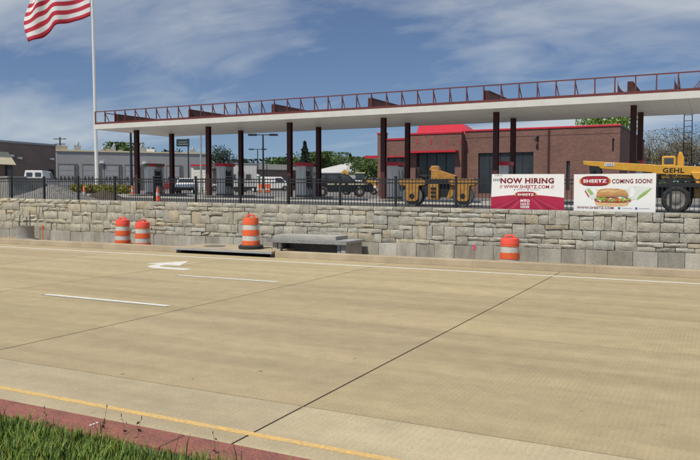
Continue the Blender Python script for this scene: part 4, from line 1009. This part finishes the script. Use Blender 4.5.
cv_ = MB().lathe([(.34, .1905), (.34, .203), (.31, .206)], 24, M=Matrix.Translation((-.85, .15, 0))).build('manhole_cover', 'concrete_dark', inl)
VX0, VX1 = PY(270, 190, 18.45).x, PY(346, 190, 18.45).x
va = thing('inlet_vault', 'grey precast inlet vault with raised lid behind the kerb', 'drain vault', ((VX0+VX1)/2, 18.45, -.3))
hv2 = (VX1-VX0)/2
for s in (-1, 1): MB().box(s*(hv2-.12)-.075, s*(hv2-.12)+.075, .06, 1.14, 0, .70).build('side_wall', 'concrete', va)
MB().box(-hv2+.2, hv2-.2, 1.0, 1.14, 0, .70).build('back_wall', 'concrete', va)
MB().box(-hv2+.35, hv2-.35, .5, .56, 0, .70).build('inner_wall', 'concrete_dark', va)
for xx in (-hv2+.28, hv2-.28): MB().box(xx-.05, xx+.05, .08, .16, 0, .70).build('steel_post', 'galv', va)
MB().box(-hv2-.1, hv2+.02, -.03, 1.2, .705, .79).build('slab', 'galv', va, bevel=.012)
MB().box(-hv2-.05, hv2-.50, .30, 1.1, .792, .90).build('raised_lid', 'concrete', va, bevel=.012)
MB().box(-hv2-.11, hv2+.03, -.045, -.031, .69, .80).build('edge_angle', 'steel', va)
rp2 = PY(23, 190, 19.0)
ris = thing('concrete_riser', 'round grey concrete riser with steel bars at the far left', 'concrete pipe', (rp2.x, 19.05, 0))
MB().lathe([(.40, -.15), (.40, .10), (.335, .12), (.32, .56), (.34, .60), (.25, .60), (.25, .3), (.01, .3)], 28).build('ring', 'concrete', ris, smooth=35)
m1 = MB()
for a, h in ((.3, 1.18), (2.2, .95), (4.0, 1.0)): m1.cyl((.2*math.cos(a), .2*math.sin(a), .3), (.2*math.cos(a)+.03, .2*math.sin(a), h), .022, n=6)
m1.build('steel_bar', 'concrete_dark', ris)
for px, Y, z, nm, lb in ((41.5, 19.1, .0, 'orange', 'orange-topped survey stake by the concrete riser'), (474, 18.9, -.25, 'pink', 'pink-topped wooden survey stake left of the lone drum')):
    p = PY(px, 190, Y); st = thing('survey_stake', lb, 'stake', (p.x, Y, z)); hS_ = .62 if nm == 'orange' else .74
    MB().bar((0, 0, -.1), (.02, 0, hS_-.11), .035, .02).build('stake', 'wood' if nm == 'pink' else 'orange', st); MB().bar((.02, 0, hS_-.12), (.022, 0, hS_), .06, .05).build('flagging', nm, st)
bp_ = PZ(299, 248.5, .185); po = thing('marker_peg', 'small dark peg standing on the kerb in front of the vault', 'peg', (bp_.x, 17.95, .185))
MB().cyl((0, 0, 0), (0, 0, .12), .035, .03, 8).cyl((0, 0, .12), (0, 0, .15), .05, .02, 8).build('peg', 'black_steel', po)

# ============================================================ FLAG
fp = W(97.6, 58); fpole = thing('flagpole', 'tall white flagpole at the left end of the canopy', 'flagpole', fp)
FH = 19.5; ln = -.17
MB().cyl((0, 0, 0), (ln, 0, FH), .15, .085, 16).build('pole', 'pole_white', fpole, smooth=40)
MB().lathe([(.32, 0), (.30, .12), (.17, .2)], 18).build('base_collar', 'galv', fpole)
MB().ell((ln, 0, FH+.12), .14, .14, .14).build('finial', 'logo_gold', fpole, smooth=180)
MB().cyl((.16, -.02, 1.2), (ln+.12, -.02, FH-.1), .010, n=5).build('halyard', 'white_paint', fpole)
zt = ZD(-37, 58)-fp.z; HF, LF = 4.45, 7.0
flag = thing('flag', 'red and white striped flag blowing left from the flagpole', 'flag', fp)
nx_, nz_ = 56, 26; rt_ = Vector((math.cos(YAW), math.sin(YAW), 0)); dp_ = Vector((-math.sin(YAW), math.cos(YAW), 0))
vs = []
for j in range(nz_+1):
    for i in range(nx_+1):
        u, v = i/nx_, j/nz_
        env = u**.7
        xx = -LF*.755*u*(1-.02*math.sin(6*v)) - .16
        dd = .55*env*math.sin(7.2*u+1.3*v+.4)+.22*env*math.sin(15*u-2.5*v)+.10*env*math.sin(27*u+3.5*v+1)
        zz2 = zt-HF*v*(1+.05*u) - 1.75*u**1.05 + .16*env*math.sin(9.0*u+1.5*v+2.2)+.06*env*math.sin(19*u-2*v)
        xx += .30*env*math.sin(5*v+2.0)*u + .5*u*u*(v-.6)*0
        xx -= -.55*(1-v)*u*u*.4
        p = rt_*xx + dp_*dd; vs.append((p.x+ln*.9, p.y, zz2))
m1 = MB(); m1.v = vs
for j in range(nz_):
    for i in range(nx_):
        s = j//2; m1.f.append((j*(nx_+1)+i, j*(nx_+1)+i+1, (j+1)*(nx_+1)+i+1, (j+1)*(nx_+1)+i)); m1.mi.append(2 if (s < 7 and i < nx_*.4) else (0 if s % 2 == 0 else 1))
fo = m1.build('cloth', ['flag_red', 'flag_white', 'flag_blue'], flag, smooth=180)
sd = fo.modifiers.new('thick', 'SOLIDIFY'); sd.thickness = .012

# ============================================================ POLES, SIGN, KIOSK, YARD THINGS
def pole(name, label, px, d, ptop, r, heads=0, m='black_steel', cat='lamp post'):
    p = W(px, d); H = ZD(ptop, d)-p.z; t = thing(name, label, cat, p, CAMRZ)
    MB().cyl((0, 0, 0), (0, 0, H), r*1.25, r*.85, 10).build('pole', m, t, smooth=40); MB().cyl((0, 0, -.05), (0, 0, .5), r*2.2, r*2.1, 12).build('footing', 'concrete', t, smooth=40)
    if heads:
        MB().bar((-.9, 0, H), (.9, 0, H), .08, .08).build('arm', m, t)
        for s in (-1, 1): MB().box(s*1.05-.42, s*1.05+.42, -.22, .22, H-.10, H+.10).build('lamp_head', m, t, bevel=.03)
    return t
pole('street_lamp', 'tall dark twin-headed lamp post behind the canopy', 263.5, 72, 135.2, .09, 2)
pole('street_lamp', 'smaller distant lamp post left of the twin-headed one', 258, 120, 149.5, .09, 2)
pole('service_pole', 'dark slim pole beside the leftmost canopy column', 132, 62, 128, .10, 0, cat='pole')
pole('service_pole', 'slim grey pole behind the second column pair', 201.5, 78, 120, .09, 0, m='galv', cat='pole')
pole('service_pole', 'distant slim pole with small top near the brown low building', 267, 140, 158, .08, 0, cat='pole')
up = pole('utility_pole', 'wooden utility pole with crossarms behind the brown building', 61.5, 125, 137.5, .14, 0, m='bark', cat='utility pole')
Hh = ZD(137.5, 125)-up.location.z
for zz3, w3 in ((.3, 1.1), (1.2, .9)): MB().bar((-w3, 0, Hh-zz3), (w3, 0, Hh-zz3), .14, .14).build('crossarm', 'bark', up)
p = W(183.5, 98); sg = thing('roadside_sign', 'dark green panel sign on a post behind the canopy', 'sign', p, CAMRZ); zt_ = ZD(139.5, 98)-p.z; zb_ = ZD(146.8, 98)-p.z
MB().cyl((.75, 0, -.1), (.75, 0, zt_+.1), .10, .09, 8).build('post', 'black_steel', sg)
MB().box(-.8, .95, -.22, -.11, zb_, zt_).build('panel', 'sign_green', sg, bevel=.03); MB().box(-.6, .75, -.235, -.222, zb_+.25, zb_+.34).box(-.5, .65, -.235, -.222, zb_+.55, zb_+.64).build('print_line', 'print_grey', sg)
p = W(200, 80); ki = thing('kiosk', 'small white kiosk with red trim and a rolling door', 'kiosk', p, CAMRZ); hk = ZD(164.6, 80)-p.z
MB().box(-.92, .92, 0, 2.4, -.1, hk-.18).build('wall', 'kiosk', ki); MB().box(-1.0, 1.0, -.1, 2.5, hk-.178, hk).build('roof_trim', 'red_metal', ki)
f = MB().box(-.68, .68, -.03, -.002, .2, hk-.55).build('rolling_door', 'grey_cab', ki)
for q in range(7): MB().box(-.66, .66, -.05, -.031, .22+q*(hk-.8)/7, .22+(q+.9)*(hk-.8)/7).build('slat', 'kiosk', f)
MB().box(-.66, .66, -.06, -.002, hk-.53, hk-.32).build('lintel', 'concrete_dark', ki)
p = W(241, 86); trl = thing('site_trailer', 'grey-white office trailer between the second and third column pairs', 'trailer', p, CAMRZ+R(8)); ht = ZD(164.2, 86)-p.z
MB().box(-1.9, 1.9, 0, 2.5, .6, ht).build('body', 'trailer', trl, bevel=.04); MB().box(-2.0, 2.0, -.08, 2.6, ht+.002, ht+.10).build('roof', 'galv', trl)
for q in range(8): MB().box(-1.86+.47*q, -1.83+.47*q, -.02, -.002, .65, ht-.05).build('rib', 'trailer', trl)
for x, z0, z1, w_ in ((-.9, 1.5, 2.2, .35), (.9, 1.5, 2.2, .35), (0, .65, 2.5, .38)):
    f = MB().box(x-w_, x+w_, -.05, -.022, z0, z1).build('door' if z1 > 2.3 else 'window', 'door_grey', trl); MB().box(x-w_+.08, x+w_-.08, -.065, -.051, max(z0+.08, 1.5), z1-.1).build('pane', 'glass_dark', f)
for x in (-.5, .5): MB().lathe([(.2, -.1), (.36, -.09), (.36, .09), (.2, .1)], 16, M=Matrix.Translation((x, .15, .36)) @ Matrix.Rotation(R(90), 4, 'X')).build('wheel', 'rubber', trl)
MB().box(-1.9, 1.9, .3, 2.2, .45, .6).build('frame', 'black_steel', trl)
for x in (-1.7, 1.7): MB().box(x-.12, x+.12, .8, 1.2, -.1, .45).build('jack', 'black_steel', trl)
p = W(256, 96); pot = thing('portable_toilet', 'green portable toilet left of the white van', 'portable toilet', p, CAMRZ)
MB().box(-.55, .55, -.55, .55, 0, 2.05).build('cabin', 'toilet_green', pot, bevel=.03); MB().add([(-.57, -.57, 2.052), (.57, -.57, 2.052), (.57, .57, 2.052), (-.57, .57, 2.052), (-.3, -.3, 2.3), (.3, -.3, 2.3), (.3, .3, 2.3), (-.3, .3, 2.3)], [(3,2,1,0), (4,5,6,7), (0,1,5,4), (1,2,6,5), (2,3,7,6), (3,0,4,7)]).build('roof', 'white_roof', pot)
MB().box(-.4, .4, -.58, -.552, .1, 1.9).build('door', 'white_paint', pot)
for px, lb in ((261.5, 'left'), (267.5, 'right')):
    p = W(px, 84); ba = thing('water_barrier', lb+' one of two red-orange plastic barriers before the white van', 'barrier', p, CAMRZ+R(5), 'plastic barriers')
    MB().prism([(-.33, 0), (.33, 0), (.33, .75), (-.33, .75)], -.2, .2).build('lower', 'orange', ba, bevel=.06); MB().prism([(-.33, .752), (.33, .752), (.30, 1.0), (-.30, 1.0)], -.1, .1).build('upper', 'orange', ba, bevel=.04); MB().box(-.25, .25, -.215, -.202, .3, .5).build('band', 'reflect', ba)
def cone(label, px, d):
    p = W(px, d); t = thing('traffic_cone', label, 'cone', p, 0, 'orange traffic cones on the station pad')
    MB().box(-.19, .19, -.19, .19, 0, .035).build('base', 'orange', t, bevel=.01); MB().lathe([(.15, .035), (.03, .72), (.02, .73)], 18).build('cone', 'orange', t, smooth=40)
    MB().lathe([(.112, .27), (.088, .42)], 18).build('band', 'reflect', t, smooth=40)
cone('orange cone right in front of the leftmost dispenser', 158, 37); cone('orange cone just right of the leftmost dispenser', 163.5, 52); cone('orange cone left of the leftmost column', 132.5, 54); cone('orange cone by the gravel heap', 84.5, 37)
p = W(314, 50); cab_ = thing('white_cabinet', 'white equipment cabinet beside the column left of the dark SUV', 'cabinet', p, CAMRZ); hc = ZD(167, 50)-p.z
MB().box(-.25, .25, 0, .5, 0, hc*.62).build('lower_case', 'grey_cab', cab_, bevel=.02); MB().box(-.26, .26, -.02, .52, hc*.62+.002, hc).build('upper_case', 'white_paint', cab_, bevel=.04); MB().box(-.18, .18, -.03, -.021, hc*.72, hc*.82).build('screen', 'grey_cab', cab_)
# concrete box, gravel, hedge
p = W(9, 36.5); cbx = thing('concrete_box', 'large pale precast concrete box behind the fence at far left', 'concrete box', p, CAMRZ+R(42)); hb_ = ZD(177.6, 36.5)-p.z
MB().box(0, 1.75, 0, .12, 0, hb_).box(0, 1.75, 1.9, 2.02, 0, hb_).box(0, .12, .121, 1.899, 0, hb_).box(1.63, 1.75, .121, 1.899, 0, hb_).box(.12, 1.63, .12, 1.9, 0, .15).build('shell', 'concrete', cbx)
MB().box(-.05, .9, -.05, 2.07, hb_+.002, hb_+.07).build('lid', 'concrete', cbx)
c0 = W(52, 34.5); nx_, ny_ = 60, 44; mb = MB(); top_z = ZD(185.2, 34.5)
for j in range(ny_):
    for i in range(nx_):
        a, b = (i/(nx_-1)-.5)*2, (j/(ny_-1)-.5)*2; r = math.hypot(a*1.0, b)
        h = max(0, 1-r)**.85*(top_z-c0.z)*(1+.1*math.sin(5*a+1)*math.cos(3*b)) + random.uniform(-.03, .03)*(r < 1)
        mb.v.append((a*2.35, b*1.7, h-.02-(.1 if r > 1 else 0)))
for j in range(ny_-1):
    for i in range(nx_-1): mb.f.append((j*nx_+i, j*nx_+i+1, (j+1)*nx_+i+1, (j+1)*nx_+i)); mb.mi.append(0)
o = mb.build('gravel_heap', 'gravel', None, tuple(c0), CAMRZ); tag(o, 'grey gravel heap behind the fence near the flagpole', 'gravel heap')
c0 = W(104, 40); mb = MB()
for j in range(20):
    for i in range(34):
        a, b = (i/33-.5)*2, (j/19-.5)*2; r = math.hypot(a, b); mb.v.append((a*1.3, b*.9, max(0, 1-r)*.55+random.uniform(-.02, .03)*(r < 1)-.02))
for j in range(19):
    for i in range(33): mb.f.append((j*34+i, j*34+i+1, (j+1)*34+i+1, (j+1)*34+i)); mb.mi.append(0)
tag(mb.build('soil_heap', 'soil', None, tuple(c0), CAMRZ), 'low brown soil heap right of the flagpole base', 'soil heap')

# ============================================================ PLANTS
def leaves(mb, pts, size, rnd, flat_=.0):
    for p in pts:
        s = size*rnd.uniform(.6, 1.3); n_ = Vector((rnd.gauss(0, 1), rnd.gauss(0, 1), rnd.gauss(0, 1)+flat_)).normalized()
        a = n_.orthogonal().normalized(); b = n_.cross(a); th = rnd.uniform(0, 6.28); a, b = a*math.cos(th)+b*math.sin(th), b*math.cos(th)-a*math.sin(th)
        i = len(mb.v); mb.v += [tuple(p-a*s), tuple(p+b*s*.55), tuple(p+a*s), tuple(p-b*s*.55)]; mb.f.append((i, i+1, i+2, i+3)); mb.mi.append(0)
def tree(name, label, px, d, ptop, rad, kind, leafm, nl, seed, leafsize=.3, basez=None, grp='trees in the background', trunk_f=.3):
    rnd = random.Random(seed); p = W(px, d); 
    if basez is not None: p.z = basez
    H = ZD(ptop, d)-p.z; t = thing(name, label, 'tree', p, rnd.uniform(0, 6), grp)
    tk = MB(); pts = []; clumps = []
    if kind == 'conifer':
        tk.cyl((0, 0, -.2), (0, 0, H*.96), H*.02, .03, 8)
        for i in range(nl):
            z = H*(.12+.88*rnd.random()**1.25); f = 1-(z/H-.1)/.9; tier = .65+.35*abs(math.sin(z*4.2)); r = rad*f*tier*math.sqrt(rnd.random()); a = rnd.uniform(0, 6.283)
            pts.append(Vector((r*math.cos(a), r*math.sin(a), z-.25*r)))
    else:
        zt_ = H*trunk_f
        tk.cyl((0, 0, -.2), (rnd.uniform(-.1, .1), 0, zt_), H*.028, H*.02, 9)
        nb = 9 if kind == 'broad' else 14
        for i in range(nb):
            a = 6.283*i/nb+rnd.uniform(-.3, .3); f = rnd.uniform(.35, 1); el = rnd.uniform(.25, 1)
            e = Vector((rad*f*.8*math.cos(a), rad*f*.8*math.sin(a), zt_+(H-zt_)*(.35+.6*el*(1-.45*f))))
            s0 = Vector((0, 0, zt_*rnd.uniform(.75, 1.0))); mid = s0.lerp(e, .5)+Vector((rnd.uniform(-.2, .2), rnd.uniform(-.2, .2), .25))*rad*.2
            tk.cyl(s0, mid, H*.012, H*.008, 6, cap=False); tk.cyl(mid, e, H*.008, H*.003, 5, cap=False)
            clumps += [mid.lerp(e, .6), e]
            for q in range(3 if kind == 'broad' else 6):
                e2 = e+Vector((rnd.gauss(0, .3), rnd.gauss(0, .3), rnd.gauss(.12, .25)))*rad; s2 = mid.lerp(e, rnd.uniform(.2, .9))
                if e2.z > H*.98: e2.z = H*.98
                tk.cyl(s2, e2, H*.004, H*.0014, 4, cap=False); clumps.append(e2)
        cr = rad*(.34 if kind == 'broad' else .30)
        for i in range(nl):
            c = rnd.choice(clumps); v = Vector((rnd.gauss(0, 1), rnd.gauss(0, 1), rnd.gauss(0, .8))); v.normalize(); v *= cr*(rnd.random()**.45)
            q = c+v; q.z = max(zt_*.7, min(q.z, H*1.0)); pts.append(q)
    tk.build('trunk', 'bark', t, smooth=60)
    lf = MB(); leaves(lf, pts, leafsize, rnd, .3); lf.build('crown', leafm, t)
    return t
tree('leafy_tree', 'bright green tree showing above the brick store roof', 606, 92, 115.5, 5.0, 'broad', 'leaf_bright', 9000, 11, .20)
for i, (px, d, py, r, s, nm) in enumerate(((655, 88, 135, 3.8, 21, 'budding brown-green tree just right of the canopy columns'), (668, 98, 131.5, 4.6, 22, 'budding brown-green tree left of the ladder'), (692, 92, 130, 4.6, 23, 'tall budding tree behind the ladder at right edge'), (712, 84, 126, 4.4, 24, 'budding tree cut by the right edge of the picture'), (645, 110, 141, 3.6, 25, 'small budding tree half hidden by the columns'), (682, 120, 138, 4.4, 26, 'far budding tree seen between ladder rails'))):
    tree('budding_tree', nm, px, d, py, r, 'bud', 'leaf_bud', 1900, s, .10, trunk_f=.22)
tree('leafy_tree', 'dark green tree behind the grey warehouse left of the first column', 128, 138, 143.5, 4.2, 'broad', 'leaf_mid', 5200, 31, .24)
tree('leafy_tree', 'small round tree behind the warehouse between first columns', 158, 140, 148.5, 2.2, 'broad', 'leaf_dark', 1200, 32, .3)
tree('leafy_tree', 'small dark tree behind the warehouse right of the green sign', 172, 142, 149.5, 2.0, 'broad', 'leaf_dark', 1000, 33, .3)
tree('leafy_tree', 'tiny tree top over the warehouse left of the flagpole tree', 112, 150, 149.5, 1.8, 'broad', 'leaf_mid', 800, 34, .3)
tree('budding_tree', 'thin budding tree behind the second column pair', 222, 125, 146, 2.8, 'bud', 'leaf_dark', 1600, 35, .17)
tree('conifer_tree', 'tall dark conifer right of the third front column', 305, 165, 142.5, 3.6, 'conifer', 'leaf_dark', 2600, 36, .42)
tree('leafy_tree', 'green round tree right of the tall conifer', 324, 175, 153, 5.2, 'broad', 'leaf_mid', 5200, 37, .28)
tree('conifer_tree', 'small dark conifer above the white-roofed shed', 350, 175, 154, 2.6, 'conifer', 'leaf_dark', 1500, 38, .36)
tree('conifer_tree', 'narrow dark conifer right of the white-roofed shed', 358, 190, 157, 1.2, 'conifer', 'leaf_dark', 800, 39, .3)
tree('leafy_tree', 'green tree at the left corner of the brick store', 371, 105, 157.5, 3.6, 'broad', 'leaf_mid', 6000, 40, .18)
tree('leafy_tree', 'distant green tree over the low brown building', 284, 215, 158.5, 5.0, 'broad', 'leaf_mid', 1600, 41, .5)
tree('leafy_tree', 'distant dark tree left of the twin-headed lamp', 246, 230, 160, 5.0, 'broad', 'leaf_dark', 1500, 42, .5)
tree('leafy_tree', 'distant dark tree behind the third column pair', 300, 225, 160, 5.0, 'broad', 'leaf_dark', 1500, 43, .5)
for i, (px, ww) in enumerate(((76, .9), (85, 1.0), (93, .9), (104, 1.0), (112, 1.1), (120, 1.0), (127, .8))):
    rnd = random.Random(60+i); p = W(px, 57+rnd.uniform(-.6, .6)); t = thing('low_shrub', 'yellow-green shrub, %s from the left in the row by the flagpole' % ('first', 'second', 'third', 'fourth', 'fifth', 'sixth', 'seventh')[i], 'shrub', p, 0, 'yellow-green shrubs by the flagpole')
    m1 = MB()
    for q in range(8): m1.cyl((0, 0, -.05), (rnd.uniform(-.3, .3), rnd.uniform(-.3, .3), .5), .02, .008, 5, cap=False)
    m1.build('stems', 'bark', t)
    pts = [];
    for q in range(420):
        v = Vector((rnd.gauss(0, 1), rnd.gauss(0, 1), rnd.gauss(0, 1))).normalized()*(rnd.random()**.4); pts.append(Vector((v.x*ww*.62, v.y*ww*.62, .42+v.z*.38)))
    m1 = MB(); leaves(m1, pts, .085, rnd, .4); m1.build('foliage', 'leaf_yellow', t)
# far tree belt and hill
rnd = random.Random(77); mb = MB(); pts = []
for i in range(5200):
    px = rnd.uniform(-500, 1300); d = rnd.uniform(420, 520); p = W(px, d); base = 1.9
    hgt = 9+3*math.sin(px*.031)+2.5*math.sin(px*.11+1)+1.5*math.sin(px*.29); pts.append(Vector((p.x, p.y, base+hgt*rnd.random()**.6)))
leaves(mb, pts, 3.2, rnd); o = mb.build('far_woods', 'leaf_dark'); tag(o, 'dark far-off belt of woods along the horizon', 'woods', kind='stuff')
mb = MB(); nn2 = 90
for j, (dd, k_) in enumerate(((2300, 0), (2900, 1), (3600, 0))):
    for i in range(nn2+1):
        px = -1500+3600*i/nn2; p = W(px, dd); q = max(.0, math.exp(-((px-350)/240)**2)*66+10*math.sin(px*.008)+12+6*math.sin(px*.021))
        mb.v.append((p.x, p.y, 1.5+k_*q*1.5))
for j in range(2):
    for i in range(nn2): a = j*(nn2+1)+i; mb.f.append((a, a+1, a+nn2+2, a+nn2+1)); mb.mi.append(0)
struct(mb.build('hill', 'hill', smooth=180))
# grass on the verge
def vz(Y): return .33 if Y < 2.5 else .33-(Y-2.5)/.7*.11 if Y < 3.2 else .22-(Y-3.2)/.93*.22
NB = 60000
X = rng.uniform(-11, 2.5, NB); Y = rng.uniform(1.9, 4.30, NB)
edgeY = 4.08+.07*np.sin(X*2.3)+.06*np.sin(X*5.9+1)+.03*np.sin(X*13)
dens = np.clip((edgeY-Y)/.16, 0, 1); keep = rng.random(NB) < np.maximum(dens, .012*(Y < edgeY+.1)); X, Y = X[keep], Y[keep]; n = len(X)
Z = np.array([vz(y) for y in Y])-.01; Z[Y > 4.14] = .02
clump = .55+.45*(np.sin(X*3.1+Y*2.2)*np.sin(X*1.3-Y*4.1)*.5+.5)
Hh = rng.uniform(.05, .125, n)*clump*1.15+.015; tall = rng.random(n) < .012; Hh[tall] *= rng.uniform(1.6, 2.6, tall.sum())
ang = rng.uniform(0, 6.283, n); le = rng.uniform(.1, .8, n)*Hh; wd = rng.uniform(.0025, .0055, n)
dx, dy = np.cos(ang)*le, np.sin(ang)*le; wx, wy = -np.sin(ang)*wd, np.cos(ang)*wd
V = np.empty((n, 5, 3))
V[:, 0] = np.stack([X-wx, Y-wy, Z], 1); V[:, 1] = np.stack([X+wx, Y+wy, Z], 1)
V[:, 2] = np.stack([X+dx*.35+wx*.8, Y+dy*.35+wy*.8, Z+Hh*.6], 1); V[:, 3] = np.stack([X+dx*.35-wx*.8, Y+dy*.35-wy*.8, Z+Hh*.6], 1); V[:, 4] = np.stack([X+dx, Y+dy, Z+Hh], 1)
base = np.arange(n)*5
F = [tuple(q) for b in base for q in ((b, b+1, b+2, b+3), (b+3, b+2, b+4))]
me = bpy.data.meshes.new('grass'); me.from_pydata(V.reshape(-1, 3).tolist(), [], F); me.materials.append(MATS['blade'])
tn = np.ones((n, 5, 4)); br = rng.uniform(.7, 1.35, n)[:, None]; dry = rng.random(n) < .12
tn[:, :, 0] = br*np.where(dry, 1.9, 1)[:, None]; tn[:, :, 1] = br*np.where(dry, 1.15, 1)[:, None]; tn[:, :, 2] = br
set_tint(me, tn.reshape(-1, 4)); o = bpy.data.objects.new('grass', me); col.objects.link(o); tag(o, 'green grass along the red edging at the bottom left', 'grass', kind='stuff')
# stray weeds with seed heads rising over the edging
for i, (px, py, h) in enumerate(((119, 424, .20), (130, 432, .15), (142, 436, .17), (52, 425, .16), (220, 452, .16))):
    q = PZ(px, py, .02); rnd = random.Random(i)
    q.y = min(q.y, 4.30)
    t = thing('weed', ('tallest weed stalk with a dark seed head over the edging', 'short weed stalk just right of the tallest one', 'weed stalk third from the left over the edging', 'leftmost lone weed stalk over the edging', 'rightmost lone weed stalk at the bottom edge')[i], 'weed', (q.x, q.y-.05, .02), 0, 'weed stalks along the edging')
    lx_ = rnd.uniform(-.05, .05); MB().cyl((0, 0, -.02), (lx_*.4, 0, h*.55), .0018, .0014, 5).cyl((lx_*.4, 0, h*.55), (lx_, 0, h), .0014, .001, 5).build('stalk', 'bark', t); MB().ell((lx_, 0, h), .004, .004, .012+.006*rnd.random(), 6, 4).build('seed_head', 'bark', t)
    m1 = MB(); leaves(m1, [Vector((rnd.uniform(-.02, .02), rnd.uniform(-.02, .02), .03+.03*k)) for k in range(4)], .02, rnd); m1.build('leaf', 'leaf_mid', t)
rnd = random.Random(5)
for i in range(3):
    q = PZ(91+3*i, 425.5-1.2*i, .024); o = MB().add([(-.02, 0, 0), (.0, -.012, .004), (.022, .003, 0), (.003, .014, .006)], [(0, 1, 2, 3)]).build('paper_scrap', 'white_paint', None, (q.x, q.y, .026), rnd.uniform(0, 3))
    tag(o, ('leftmost', 'middle', 'rightmost')[i]+' white paper scrap on the red edging', 'litter', 'paper scraps on the red edging')
